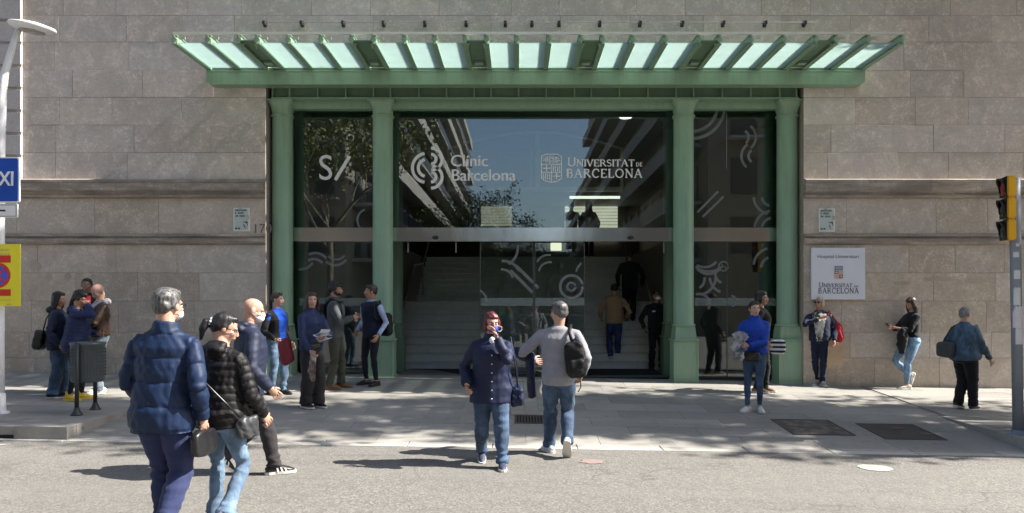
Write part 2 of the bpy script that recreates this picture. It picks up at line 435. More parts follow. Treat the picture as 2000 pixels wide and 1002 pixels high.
def follow(b, x0, x1, y0, y1, h0, h1, o):
    vv = [(X_-o[0], Y_-o[1], gz(X_, Y_, False)+hh-o[2]) for hh in (h0, h1) for X_, Y_ in ((x0,y0),(x1,y0),(x1,y1),(x0,y1))]
    b.add(vv, [(4,5,6,7),(0,1,5,4),(1,2,6,5),(2,3,7,6),(3,0,4,7)])
L_ = gr.location; b = MB(); follow(b, -0.02, 0.38, 9.9, 10.35, 0.001, 0.003, L_); b.build('pit', PIT, gr)
b = MB()
for (a, c, e, f_) in ((-0.04,-0.01,9.88,10.37),(0.37,0.40,9.88,10.37),(-0.01,0.37,9.88,9.91),(-0.01,0.37,10.34,10.37)): follow(b, a, c, e, f_, 0, 0.011, L_)
b.build('frame', IRON, gr)
for k in range(9): b = MB(); follow(b, 0.012+k*0.04, 0.030+k*0.04, 9.915, 10.335, 0.003, 0.010, L_); b.build('bar', IRON, gr)
for (x0, x1, y0, y1, lab) in ((3.55, 4.36, 9.52, 10.38, 'rusty rectangular utility cover nearer the woman in the bright blue coat'), (4.66, 5.45, 9.36, 10.2, 'dark rectangular utility cover with a reddish stain nearer the traffic light')):
    cx, cy = (x0+x1)/2, (y0+y1)/2; cv = empty('utility_cover', (cx, cy, gz(cx, cy, False)), lab, 'utility cover', 'utility covers in the pavement'); L_ = cv.location
    b = MB()
    for (a, c, e, f_) in ((x0,x0+.03,y0,y1),(x1-.03,x1,y0,y1),(x0+.03,x1-.03,y0,y0+.03),(x0+.03,x1-.03,y1-.03,y1)): follow(b, a, c, e, f_, 0, 0.010, L_)
    b.build('frame', IRON, cv)
    n = N('chequer_iron'); p = n.pos(); w1 = n.n('TexWave'); w1.inputs['Scale'].default_value = 16; w1.bands_direction = 'DIAGONAL'; n.l(p, w1.inputs['Vector'])
    nn = n.noise(p, 6, 5); n.base(n.mix(n.ramp(nn, [(0.45,(0,0,0)),(0.6,(1,1,1))]), (0.075,0.065,0.058), (0.17,0.14,0.115) if x0 < 4 else (0.055,0.05,0.048))); n.rough(0.7); n.bump(w1.outputs[0], 0.6, 0.004)
    b = MB(); follow(b, x0+.032, x1-.032, y0+.032, y1-.032, 0, 0.006, L_); b.build('lid', n.m, cv)
    if x0 > 4:
        b = MB(); b.add([(5.1+0.11*math.cos(a)*(1+0.3*math.sin(3*a))-cx, 9.95+0.06*math.sin(a)-cy, gz(5.1, 9.95, False)+0.010-L_[2]) for a in [k*math.pi/8 for k in range(16)]], [tuple(range(16))])
        tag(b.build('stain', plain('red_stain', (0.20, 0.10, 0.08), 0.8), cv, fix=False))

# ================================================================== HOSPITAL WALL
FW = 13.5
hosp = empty('hospital_building', (0, FW, 0), 'grey brown limestone hospital facade with moulded ledges either side of the green portal', 'building')
OX0, OX1, OZ = -4.6, 5.22, 5.5
core = MB()
core.box(-26, OX0, 0.008, 0.6, -0.8, 16); core.box(OX1, 26, 0.008, 0.6, -0.8, 16); core.box(OX0, OX1, 0.008, 0.6, OZ, 16)
core.build('wall', [JOINT], hosp)
top = MB(); top.box(-26, 26, -0.03, 0.007, 9.0, 16); top.build('upper_wall', STONE, hosp)
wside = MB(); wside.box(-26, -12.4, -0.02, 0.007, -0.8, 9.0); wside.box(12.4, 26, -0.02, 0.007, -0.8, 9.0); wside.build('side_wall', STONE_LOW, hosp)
zc = lambda py: 1.5+(590-py)/107.0
def block(x0, x1, z0, z1, m, y0=0.0, gap=0.0028, prj=None):
    prj = rnd.uniform(-0.0015, 0.0015) if prj is None else prj
    b = MB(); cx, cz = (x0+x1)/2, (z0+z1)/2; hx, hz = (x1-x0)/2-gap, (z1-z0)/2-gap; e = 0.0025
    yb, yf = 0.05, y0+prj
    vv = [(sx*hx, yb, sz*hz) for sx, sz in ((-1,-1),(1,-1),(1,1),(-1,1))] + [(sx*hx, yf+e, sz*hz) for sx, sz in ((-1,-1),(1,-1),(1,1),(-1,1))] + [(sx*(hx-e), yf, sz*(hz-e)) for sx, sz in ((-1,-1),(1,-1),(1,1),(-1,1))]
    ff = [(8,9,10,11)]
    for r_ in (0, 4): ff += [(r_+i, r_+(i+1)%4, r_+4+(i+1)%4, r_+4+i) for i in range(4)]
    b.add(vv, ff); o = b.build('stone_block', m, hosp); o.location = (cx, 0, cz); return o
def course(x0, x1, z0, z1, m, seed, wmin=0.85, wmax=1.45):
    r_ = random.Random(seed); x = x0; first = True
    while x < x1-1e-6:
        w = r_.uniform(wmin, wmax) * (r_.uniform(0.4, 0.9) if first else 1); nx = x+w; first = False
        if x1-nx < 0.45: nx = x1
        block(x, nx, z0, z1, m); x = nx
PX = -9.03
up = [zc(v) for v in (350, 298, 244, 190, 137, 82, 30, -24, -78)]
for i in range(8):
    z0, z1 = up[i], up[i+1]
    if z1 <= OZ+0.01 or z0 < OZ-0.05:
        course(PX, OX0, z0, z1, STONE, 100+i)
        course(OX1, 12.4, z0, z1, STONE, 200+i)
        if z1 > OZ: course(OX0, OX1, OZ, z1, STONE, 250+i)
    else: course(PX, 12.4, z0, z1, STONE, 300+i)
b = MB(); b.box(PX, 12.4, -0.0, 0.007, up[8], 9.0); b.build('plain_wall', STONE, hosp)
# rusticated pilaster at the far left
z = zc(350); k = 0
while z < 8.9:
    block(-12.4, PX-0.004, z+0.028, z+0.411-0.028, STONE_PIL, -0.07, 0.0, 0.0); z += 0.411; k += 1
b = MB(); b.box(-12.4, PX-0.01, -0.035, 0.05, zc(350), 9.0); b.build('pilaster_core', STONE_PIL, hosp)
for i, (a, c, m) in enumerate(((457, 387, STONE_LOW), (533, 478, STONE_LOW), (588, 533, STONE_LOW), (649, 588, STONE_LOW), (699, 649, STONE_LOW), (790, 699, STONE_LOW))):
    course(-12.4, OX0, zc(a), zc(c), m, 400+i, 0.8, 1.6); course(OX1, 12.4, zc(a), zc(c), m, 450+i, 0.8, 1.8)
# mouldings
prof_up = [(0.03,3.745),(-0.05,3.742),(-0.135,3.714),(-0.135,3.70),(-0.135,3.675),(-0.12,3.665),(-0.12,3.535),(-0.10,3.515),(-0.055,3.495),(-0.04,3.475),(-0.04,3.455),(-0.065,3.445),(-0.065,3.42),(-0.045,3.405),(-0.02,3.398),(0.03,3.398)]
prof_lo = [(0.03,2.742),(-0.035,2.740),(-0.055,2.725),(-0.055,2.705),(-0.035,2.69),(-0.012,2.685),(-0.012,2.672),(-0.05,2.655),(-0.065,2.63),(-0.065,2.60),(-0.05,2.572),(-0.02,2.56),(-0.012,2.549),(0.03,2.548)]
def mould(prof, x0, x1, seed, name):
    r_ = random.Random(seed); x = x0
    while x < x1-1e-6:
        nx = x+r_.uniform(0.9, 1.15)
        if x1-nx < 0.5: nx = x1
        h = (nx-x)/2-0.002; n_ = len(prof)
        vv = [(-h, p, q) for p, q in prof] + [(h, p, q) for p, q in prof]
        b = MB(); b.add(vv, [tuple(range(n_)), tuple(reversed(range(n_, 2*n_)))] + [(i, i+n_, i+n_+1, i+1) for i in range(n_-1)])
        o = b.build(name, STONE_TRIM, hosp); o.location = ((x+nx)/2, 0, 0); x = nx
mould(prof_up, -12.4, OX0, 1, 'cornice_stone'); mould(prof_up, OX1, 12.4, 2, 'cornice_stone')
mould(prof_lo, -12.4, OX0, 3, 'ledge_stone'); mould(prof_lo, OX1, 12.4, 4, 'ledge_stone')

STN = plain('wall_stain', (0.42, 0.35, 0.285), 0.9)
for (px_, py_, w_, h_) in ((70,520,10,11),(96,543,6,8),(132,540,7,8),(215,512,6,7),(62,575,9,11),(183,540,5,5),(1830,545,26,5),(1905,548,20,6),(1760,553,16,4)):
    n_ = 18; b = MB(); s_ = 107.0
    b.add([(w_/s_*math.cos(2*math.pi*k/n_)*(1+.18*math.sin(k*2.3+px_)), 0, h_/s_*math.sin(2*math.pi*k/n_)*(1+.18*math.cos(k*1.7+py_))) for k in range(n_)], [tuple(range(n_))])
    o = b.build('stain', STN, hosp, fix=False); o.location = (X(px_,FW), -0.0035, Z(py_,FW))

def text_mesh(txt, size, m, name, parent=None, loc=(0,0,0), bold=0.0, depth=0.004, align='LEFT', sx=1.0, shear=0):
    cu = bpy.data.curves.new('t', 'FONT'); cu.body = txt; cu.size = size; cu.offset = bold; cu.extrude = depth; cu.align_x = align; cu.resolution_u = 4; cu.shear = shear
    o = bpy.data.objects.new('t', cu); COL.objects.link(o); dg = bpy.context.evaluated_depsgraph_get()
    me = bpy.data.meshes.new_from_object(o.evaluated_get(dg)); bpy.data.objects.remove(o); me.name = name
    me.transform(Matrix.Rotation(R(90), 4, 'X') @ Matrix.Diagonal((sx, 1, 1, 1))); me.materials.clear(); me.materials.append(m)
    q = bpy.data.objects.new(name, me); COL.objects.link(q); q.location = loc
    if parent: q.parent = parent
    return q
text_mesh('170', 0.24, plain('soot_number', (0.16, 0.14, 0.12), 0.9), 'house_number', hosp, (X(493,FW), -0.0035, Z(455,FW)), 0.0, 0.001)

# ---------------- serif lettering
def serif_text(txt, h, thick=0.165, thin=0.095, small=None, track=0.08):
    """polylines -> quads; returns MB in x,z at y=0, and width"""
    mb = MB(); x = 0.0; T, t = thick, thin
    def arc(cx, cy, rx, ry, a0, a1, n=10): return [(cx+rx*math.cos(R(a0+(a1-a0)*i/n)), cy+ry*math.sin(R(a0+(a1-a0)*i/n))) for i in range(n+1)]
    def ser(x_, y_): return ([(x_-0.11, y_), (x_+0.11, y_)], t*0.9)
    G = {
     'I': (0.30, [([(.15,0),(.15,1)],T), ser(.15,.02), ser(.15,.98)]),
     'U': (0.80, [([(.16,1),(.16,.32)]+arc(.42,.32,.26,.30,180,360)+[(.68,1)],T*.8), ser(.16,.98), ser(.68,.98)]),
     'N': (0.84, [([(.14,0),(.14,1)],t), ([(.14,.98),(.70,.02)],T), ([(.70,0),(.70,1)],t), ser(.12,.98), ser(.14,.02), ser(.70,.98)]),
     'V': (0.74, [([(.08,1),(.38,0)],T), ([(.38,0),(.66,1)],t), ser(.08,.98), ser(.66,.98)]),
     'E': (0.66, [([(.15,0),(.15,1)],T), ([(.06,.97),(.58,.97),(.58,.82)],t), ([(.15,.52),(.46,.52)],t), ([(.06,.03),(.60,.03),(.60,.2)],t)]),
     'R': (0.76, [([(.15,0),(.15,1)],T), ([(.06,.97),(.34,.97)]+arc(.34,.74,.22,.23,90,-90)+[(.15,.51)],T*.75), ([(.36,.51),(.70,.02)],T*.9), ser(.15,.02)]),
     'S': (0.58, [(arc(.29,.74,.2,.23,30,250,10)+arc(.29,.27,.21,.24,80,-150,10),T*.8)]),
     'T': (0.70, [([(.34,0),(.34,1)],T), ([(.05,.82),(.05,.97),(.63,.97),(.63,.82)],t), ser(.34,.02)]),
     'A': (0.80, [([(.08,0),(.38,1)],t), ([(.38,1),(.70,0)],T), ([(.2,.36),(.57,.36)],t), ser(.08,.02), ser(.70,.02)]),
     'B': (0.70, [([(.15,0),(.15,1)],T), ([(.06,.97),(.34,.97)]+arc(.34,.75,.18,.22,90,-90)+[(.15,.53)],T*.7), ([(.34,.53)]+arc(.36,.28,.22,.25,90,-90)+[(.06,.03)],T*.75)]),
     'C': (0.78, [(arc(.44,.5,.34,.48,45,315,16),T*.8), ([(.69,.68),(.69,.95)],t)]),
     'L': (0.62, [([(.15,0),(.15,1)],T), ([(.06,.03),(.58,.03),(.58,.22)],t), ser(.15,.98)]),
     'O': (0.90, [(arc(.45,.5,.36,.48,0,360,22),T*.8)]),
     'D': (0.84, [([(.15,0),(.15,1)],T), ([(.06,.97),(.34,.97)]+arc(.36,.5,.36,.47,90,-90,12)+[(.06,.03)],T*.8)]),
    }
    for i, ch in enumerate(txt):
        if ch == ' ': x += 0.4*h; continue
        k = h if not small or i in small else h*0.78
        if ch.islower(): ch = ch.upper(); k = h*0.42
        w, st = G[ch]
        for q_, (pts, wd) in enumerate(st):
            P_ = [Vector(p) for p in pts]; P_ = [p for n_, p in enumerate(P_) if n_ == 0 or (p-P_[n_-1]).length > 1e-5]
            L_, R_ = [], []
            for n_, p in enumerate(P_):
                d0 = (P_[n_]-P_[n_-1]).normalized() if n_ else None; d1 = (P_[n_+1]-P_[n_]).normalized() if n_ < len(P_)-1 else None
                d = ((d0 or d1)+(d1 or d0)).normalized(); m_ = Vector((-d.y, d.x)); cs = max(.45, m_.dot(Vector((-(d1 or d0).y, (d1 or d0).x))))
                e = (-d*wd*.12 if n_ == 0 else d*wd*.12 if n_ == len(P_)-1 else d*0)
                L_.append(p+e+m_*wd/2/cs); R_.append(p+e-m_*wd/2/cs)
            vv = [(x+p.x*k, -0.0004*q_, p.y*k) for p in L_+R_]; nn_ = len(P_)
            mb.add(vv, [(n_, n_+1, n_+1+nn_, n_+nn_) for n_ in range(nn_-1)])
        x += (w+track)*k
    return mb, x
def serif(txt, h, m, name, parent, loc, **kw):
    mb, w = serif_text(txt, h, **kw); o = mb.build(name, m, parent, fix=False); o.location = loc
    return o, w

def crest(parent, cx, cz, w, h, y, m, m_top=None, m_fill=None, lw=0.006):
    """shield outline, sun rays above, quartered bars and crosses below, in thin strips"""
    mb = MB(); cnt = [0]
    def line(a, b_, wd=lw):
        d = Vector((b_[0]-a[0], b_[1]-a[1])); L = d.length
        if L < 1e-6: return
        d /= L; n_ = Vector((-d.y, d.x))*wd/2
        cnt[0] += 1; yq = -0.00012*cnt[0]
        mb.add([(p.x, yq, p.y) for p in (Vector(a)+n_, Vector(a)-n_, Vector(b_)-n_, Vector(b_)+n_)], [(0,1,2,3)])
    hw, hh = w/2, h/2
    out = [(-hw, hh*0.86), (-hw*0.5, hh), (hw*0.5, hh), (hw, hh*0.86), (hw, -hh*0.72), (hw*0.6, -hh*0.9), (0, -hh), (-hw*0.6, -hh*0.9), (-hw, -hh*0.72)]
    for a, b_ in zip(out, out[1:]+out[:1]): line(a, b_)
    line((-hw, hh*0.28), (hw, hh*0.28)); line((-hw, -hh*0.28), (hw, -hh*0.28)); line((0, hh*0.28), (0, -hh))
    for k in range(12):
        a = R(k*30+15); c = (0, hh*0.62); r1 = hw*0.34; r2 = min(hw*0.9, hh*0.34)
        line((c[0]+r1*math.cos(a), c[1]+r1*0.6*math.sin(a)), (c[0]+hw*0.85*math.cos(a), c[1]+hh*0.27*math.sin(a)))
    for k in range(12):
        a, b_ = R(k*30), R(k*30+30); line((hw*0.22*math.cos(a), hh*0.62+hh*0.12*math.sin(a)), (hw*0.22*math.cos(b_), hh*0.62+hh*0.12*math.sin(b_)))
    for k in range(1, 5):
        line((hw*k/5, hh*0.20), (hw*k/5, -hh*0.20)); line((-hw*k/5, -hh*0.36), (-hw*k/5, -hh*0.80))
    line((-hw*0.5, hh*0.2), (-hw*0.5, -hh*0.2), lw*1.4); line((-hw*0.85, 0), (-hw*0.15, 0), lw*1.4)
    line((hw*0.5, -hh*0.36), (hw*0.5, -hh*0.78), lw*1.4); line((hw*0.15, -hh*0.56), (hw*0.85, -hh*0.56), lw*1.4)
    o = mb.build('crest', m, parent, fix=False); o.location = (cx, y, cz)
    return o

# ================================================================== PORTAL
portal = empty('portal_frieze', (0.32, 13.6, OZ), 'long green steel lintel with upright ribs resting on the column capitals', 'lintel')
po = portal.location
def P(mb, name, m, par=portal, smooth=False):
    o_ = par.location; mb.v = [(x-o_[0], y-o_[1], z-o_[2]) for x, y, z in mb.v]; return mb.build(name, m, par, smooth)
fx0, fx1 = X(531, 13.62), X(1559, 13.62)
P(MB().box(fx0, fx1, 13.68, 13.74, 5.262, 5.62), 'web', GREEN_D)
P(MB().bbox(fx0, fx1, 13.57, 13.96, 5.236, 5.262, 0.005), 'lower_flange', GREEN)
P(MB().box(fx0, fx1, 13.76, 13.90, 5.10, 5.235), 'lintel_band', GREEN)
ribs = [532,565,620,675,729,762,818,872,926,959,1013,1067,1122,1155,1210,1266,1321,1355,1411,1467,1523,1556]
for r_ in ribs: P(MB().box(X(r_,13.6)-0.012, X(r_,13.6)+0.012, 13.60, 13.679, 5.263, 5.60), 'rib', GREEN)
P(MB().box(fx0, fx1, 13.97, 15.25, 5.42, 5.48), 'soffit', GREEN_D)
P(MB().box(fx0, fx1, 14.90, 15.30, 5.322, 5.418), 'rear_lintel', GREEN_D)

COLS = [-4.39, -2.514, 3.097, 5.03]
def column(x, y, lab, grp, m=GREEN, sc=1.0):
    z0 = gz(x, y, False); t = empty('green_column', (x, y, z0), lab, 'column', grp)
    tp = (5.235 if y < 14.5 else 5.32)-z0; zz = lambda pyv: Z(pyv, 13.8)-0.0-z0
    hb = 0.215*sc; bt = 0.80-z0
    b = MB(); b.bbox(-hb, hb, -hb, hb, 0.0, bt-0.012, 0.008); b.build('pedestal', m, t)
    b = MB(); e = 0.025
    for sx in (-1, 1):
        b.box(sx*hb-0.012, sx*hb+0.012, -hb-0.012, -hb+0.012, 0.03, bt-0.03)
    b.box(-hb-0.02, hb+0.02, -hb-0.02, hb+0.02, bt-0.012, bt+0.012); b.box(-hb-0.018, hb+0.018, -hb-0.018, hb+0.018, 0, 0.03)
    b.build('pedestal_edging', m, t)
    b = MB(); q = 0.20*sc; r2 = 0.175*sc; z1, z2 = bt+0.012, 1.05-z0
    b.add([(-q,-q,z1),(q,-q,z1),(q,q,z1),(-q,q,z1),(-r2,-r2,z2),(r2,-r2,z2),(r2,r2,z2),(-r2,r2,z2)], [(0,3,2,1),(4,5,6,7),(0,1,5,4),(1,2,6,5),(2,3,7,6),(3,0,4,7)])
    b.build('tapered_base', m, t)
    b = MB(); s0 = 1.05-z0; s1 = 4.955-z0+(0.08 if y > 14.5 else 0); rr = 0.188*sc
    b.lathe([(rr+0.01, s0), (rr+0.032, s0+0.01), (rr+0.032, s0+0.035), (rr+0.008, s0+0.045), (rr, s0+0.06), (rr*0.985, s1-0.03), (rr*0.985, s1-0.02), (rr+0.022, s1-0.015), (rr+0.022, s1+0.012), (rr, s1+0.02)], seg=36)
    b.build('shaft', m, t, True)
    me = t.children[-1].data
    b = MB(); z1, z2 = s1+0.02, tp-0.035; n_ = 32; vv = []
    for j, (r_, zz_, sq) in enumerate([(rr, z1, 0.0), (rr*1.0, z1+0.05, 0.15), (rr*1.05, z1+(z2-z1)*0.6, 0.5), (rr*1.18, z2, 1.0)]):
        for k in range(n_):
            a = 2*math.pi*k/n_; ca, sa = math.cos(a), math.sin(a); ms = 1/max(abs(ca), abs(sa)); f_ = 1*(1-sq)+ms*sq
            vv.append((r_*ca*f_, r_*sa*f_, zz_))
    b.add(vv, [(i*n_+k, i*n_+(k+1)%n_, (i+1)*n_+(k+1)%n_, (i+1)*n_+k) for i in range(3) for k in range(n_)])
    b.build('capital', m, t, True)
    b = MB(); b.bbox(-0.245*sc, 0.245*sc, -0.245*sc, 0.245*sc, z2, tp-0.002, 0.006); b.build('abacus', m, t)
    return t
labs = ['outermost left front green column beside the house number on the stone', 'front green column between the S lettering pane and the open doorway', 'front green column right of the doorway beside the guard in black', 'outermost right front green column next to the white hospital plate']
for x, l_ in zip(COLS, labs): column(x, 13.8, l_, 'front columns of the portal')
RC = [-4.42, -2.50, 3.13, 5.05]
labs = ['darker rear green column behind the outermost left front column', 'darker rear green column at the left edge of the open doorway', 'darker rear green column at the right edge of the open doorway', 'darker rear green column behind the outermost right front column']
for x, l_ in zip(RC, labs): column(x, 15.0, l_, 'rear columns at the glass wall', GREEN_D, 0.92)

# ---------------- canopy
can = empty('entrance_canopy', (0.3, 13.4, 5.6), 'flat green steel canopy with pale glass panes projecting over the entrance', 'canopy')
bx0, bx1 = X(403, 13.25), X(1690, 13.25)
# front beam with rounded lower corners
poly = [(bx0, 5.656), (bx0, 5.47), (bx0+0.02, 5.43), (bx0+0.06, 5.405), (bx0+0.12, 5.40), (bx1-0.12, 5.40), (bx1-0.06, 5.405), (bx1-0.02, 5.43), (bx1, 5.47), (bx1, 5.656)]
P(MB().prism(poly, 13.25, 13.47), 'front_beam', GREEN, can)
P(MB().box(bx0+0.03, bx1-0.03, 13.235, 13.249, 5.628, 5.654), 'beam_moulding', GREEN, can)
tips = [339,405,465,501,562,626,686,729,789,848,908,950,1009,1072,1135,1177,1236,1300,1366,1406,1468,1532,1594,1634,1696,1764]
solid = {2, 6, 10, 14, 18, 22}
RX = [X(t_, 11.9) for t_ in tips]
RX = [x if i < 25 else 6.20 for i, x in enumerate(RX)]
rb = MB(); rb.prism([(-0.026, -0.055), (0.026, -0.055), (0.026, 0.07), (-0.026, 0.07)], -1.45, 0.05)
rb.box(-0.042, 0.042, -1.47, -0.02, 0.071, 0.082)
rb.box(-0.042, 0.042, -1.47, -0.02, -0.066, -0.056)
proto = rb.build('rafter', GREEN, can)
cap = MB(); cap.add([(0,-1.53,-0.075),(0.050,-1.50,0.0),(0,-1.50,0.065),(-0.055,-1.50,0.0),(0,-1.45,-0.06),(0.04,-1.45,0.0),(0,-1.45,0.07),(-0.04,-1.45,0)],
   [(0,1,2,3),(4,7,6,5),(0,4,5,1),(1,5,6,2),(2,6,7,3),(3,7,4,0)])
capo = cap.build('rafter_cap', GREEN, proto)
for i, x in enumerate(RX):
    r_ = proto if i == 0 else share(proto, can)
    r_.location = (x-can.location.x, 13.4-can.location.y, 5.73-can.location.z)
    if i: share(capo, r_)
cg = N('ribbed_canopy_glass'); p = cg.pos((1,0.02,1)); wv = cg.n('TexWave'); wv.inputs['Scale'].default_value = 22; cg.l(p, wv.inputs['Vector'])
dirt = cg.noise(cg.pos(), 2.2, 6, 0.7); spot = cg.noise(cg.pos(), 5, 4, 0.6, 0.8)
bc = cg.mix(cg.ramp(dirt, [(0.45, (0,0,0)), (0.8, (0.55,)*3)]), (0.58, 0.70, 0.68), (0.44, 0.54, 0.50))
bc = cg.mix(cg.ramp(spot, [(0.68, (0,0,0)), (0.74, (0.8,)*3)]), bc, (0.18, 0.22, 0.19))
tl = cg.n('BsdfTranslucent'); cg.l(bc, tl.inputs[0]); df = cg.n('BsdfDiffuse'); cg.l(bc, df.inputs[0]); gl = cg.n('BsdfGlossy'); gl.inputs['Roughness'].default_value = 0.12
tr = cg.n('BsdfTransparent'); tr.inputs[0].default_value = (0.78, 0.87, 0.84, 1)
m1 = cg.n('MixShader'); m1.inputs[0].default_value = 0.25; cg.l(tl.outputs[0], m1.inputs[1]); cg.l(df.outputs[0], m1.inputs[2])
m2 = cg.n('MixShader'); m2.inputs[0].default_value = 0.30; cg.l(m1.outputs[0], m2.inputs[1]); cg.l(tr.outputs[0], m2.inputs[2])
m3 = cg.n('MixShader'); m3.inputs[0].default_value = 0.05; cg.l(m2.outputs[0], m3.inputs[1]); cg.l(gl.outputs[0], m3.inputs[2])
bb = cg.n('Bump'); bb.inputs['Strength'].default_value = 0.5; bb.inputs['Distance'].default_value = 0.01; cg.l(wv.outputs[0], bb.inputs['Height']); cg.l(bb.outputs[0], tl.inputs['Normal']); cg.l(bb.outputs[0], gl.inputs['Normal'])
cg.l(m3.outputs[0], cg.out.inputs[0]); CGLASS = cg.m
LAMPM = plain('canopy_lamp', (0.45, 0.47, 0.42), 0.3)
for i in range(25):
    a, c = RX[i]+0.028, RX[i+1]-0.028
    if i in solid:
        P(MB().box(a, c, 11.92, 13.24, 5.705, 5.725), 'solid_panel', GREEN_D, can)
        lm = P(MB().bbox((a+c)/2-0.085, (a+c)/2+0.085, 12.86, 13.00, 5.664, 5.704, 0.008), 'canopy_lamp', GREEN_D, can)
        q = MB(); q.box((a+c)/2-0.065-can.location.x, (a+c)/2+0.065-can.location.x, 12.88-can.location.y, 12.98-can.location.y, 5.659-can.location.z, 5.6635-can.location.z); q.build('diffuser', LAMPM, lm)
        # bracket that closes the panel at its front corners
        P(MB().prism([(a, 5.70), (a, 5.60), (a+0.05, 5.70)], 11.98, 12.0), 'gusset', GREEN, can)
        P(MB().prism([(c, 5.70), (c-0.05, 5.70), (c, 5.60)], 11.98, 12.0), 'gusset', GREEN, can)
    else:
        P(MB().box(a, c, 12.0, 13.26, 5.700, 5.712), 'glass_pane', CGLASS, can)
        q = P(MB().box(a+0.03, a+0.13, 11.955, 11.975, 5.75, 5.79), 'glass_clip', LAMPM, can)
P(MB().box(RX[0], RX[-1], 11.855, 11.90, 5.800, 5.836), 'front_rail', plain('pale_rail', (0.72, 0.70, 0.60), 0.4, 0.2), can)
P(MB().box(bx0+0.1, bx1-0.1, 13.26, 13.46, 5.657, 5.70), 'back_channel', GREEN_D, can)
for bxp in (-4.0, -1.0, 1.6, 4.6): P(MB().box(bxp-0.05, bxp+0.05, 13.46, 13.497, 5.45, 5.64), 'wall_bracket', GREEN_D, can)

rail = empty('cable_rail', (X(1048,13.4), 13.4, Z(44,13.4)), 'thin grey cable rail clipped to the wall above the canopy', 'rail')
rl = MB().tube([(X(505,13.4)-rail.location.x, 0, 0), (X(1590,13.4)-rail.location.x, 0, 0)], 0.011, 8, (0,0,1)).build('rod', plain('rail_grey', (0.33,0.31,0.29), 0.4, 0.5), rail)
cl = MB(); cl.box(-0.022, 0.022, -0.02, 0.10, -0.03, 0.03); cl.box(-0.03, 0.03, 0.075, 0.10, -0.05, 0.05)
c0 = cl.build('clip', DARKMET, rail)
cps = [515,588,669,748,829,910,987,1039,1092,1172,1251,1334,1414,1496,1573]
for i, p_ in enumerate(cps):
    q = c0 if i == 0 else share(c0, rail); q.location = (X(p_,13.4)-rail.location.x, 0, 0)

# ---------------- glazing
GY = 14.15; gs = FPX/GY
gx = lambda px: X(px, GY); gzz = lambda py: Z(py, GY)
glz = empty('glass_entrance', (0.3, GY, 0.03), 'dark glass entrance wall with white lettering and curved line motifs', 'glass wall')
def GP(mb, name, m, par=glz):
    mb.v = [(x-glz.location.x, y-GY, z-glz.location.z) for x, y, z in mb.v]; return mb.build(name, m, par)
ZB, ZT0, ZH0, ZH1 = gzz(472.5), gzz(446), 0.06, gzz(217)
XA = [gx(571), gx(740), gx(757), gx(1323), gx(1347), gx(1531)]
panes = [('fanlight', XA[0], XA[1], ZT0, ZH1), ('fanlight', XA[2], XA[3], ZT0, ZH1), ('fanlight', XA[4], XA[5], ZT0, ZH1)]
PO = []
for nme, a, c, z0, z1 in panes: PO.append(GP(MB().box(a, c, GY, GY+0.012, z0, z1), nme, GLASS))
SL = GP(MB().box(XA[0], XA[1], GY, GY+0.012, 0.13, ZB), 'side_pane', GLASS_D); SR = GP(MB().box(XA[4], XA[5], GY, GY+0.012, 0.06, ZB), 'side_pane', GLASS_D)
D1 = GP(MB().box(gx(938), gx(1042), GY+0.02, GY+0.032, 0.09, ZB-0.01), 'sliding_door', GLASS_D); D2 = GP(MB().box(gx(1044), gx(1142), GY+0.045, GY+0.057, 0.09, ZB-0.01), 'sliding_door', GLASS_D)
bar = GP(MB().bbox(gx(575), gx(1527), 14.0, 14.135, ZB, ZT0, 0.012), 'steel_band', STEEL)
for px_ in (852, 1229):
    b = MB(); b.lathe([(0.001,0),(0.05,0.005),(0.06,0.025),(0.05,0.035)], seg=16)
    b.v = [(gx(px_)+x, 14.0-z*0.6, ZB+0.07+y*0.6) for x, y, z in b.v]; GP(b, 'door_sensor', BLACK)
edge = plain('door_edge', (0.10,0.11,0.11), 0.35, 0.5)
for par, a, dy in ((D1, 938, .02), (D1, 1041, .02), (D2, 1045, .045), (D2, 1142, .045)):
    GP(MB().box(gx(a)-0.008, gx(a)+0.008, GY+dy-0.006, GY+dy+0.018, 0.09, ZB-0.01), 'door_edge', edge, par)
for a, c, par, dy in ((585, 728, SL, -.004), (1357, 1515, SR, -.004), (938, 1040, D1, .016), (1046, 1142, D2, .041)):
    GP(MB().box(gx(a), gx(c), GY+dy-0.002, GY+dy, gzz(597), gzz(582)), 'frosted_band', FROSTB, par)
for a in XA:
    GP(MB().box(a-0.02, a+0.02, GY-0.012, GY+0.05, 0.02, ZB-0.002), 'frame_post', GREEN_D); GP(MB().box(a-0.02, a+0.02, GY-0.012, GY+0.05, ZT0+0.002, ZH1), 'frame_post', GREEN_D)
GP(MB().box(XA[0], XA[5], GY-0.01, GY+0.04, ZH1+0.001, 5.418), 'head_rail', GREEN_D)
GP(MB().box(XA[0]+.02, XA[1]-.02, GY-0.02, GY+0.04, 0.04, 0.125), 'sill_rail', DARKMET); GP(MB().box(XA[4]+.02, XA[5]-.02, GY-0.02, GY+0.04, -0.06, 0.058), 'sill_rail', DARKMET)
GP(MB().box(gx(1420)-0.01, gx(1420)+0.01, GY-0.004, GY-0.001, 0.07, ZB-.01), 'pane_joint', edge, SR); GP(MB().box(gx(1419)-0.006, gx(1419)+0.006, GY-0.004, GY-0.001, gzz(330), gzz(222)), 'pane_joint', FROST, PO[2])
for px_ in (796, 890, 1046, 1298):   # small hanging pins below the band
    GP(MB().box(gx(px_)-0.01, gx(px_)+0.01, GY+0.07, GY+0.09, ZB-0.2, ZB), 'hanger', plain('hanger', (0.4,)*3, 0.4, 0.6))

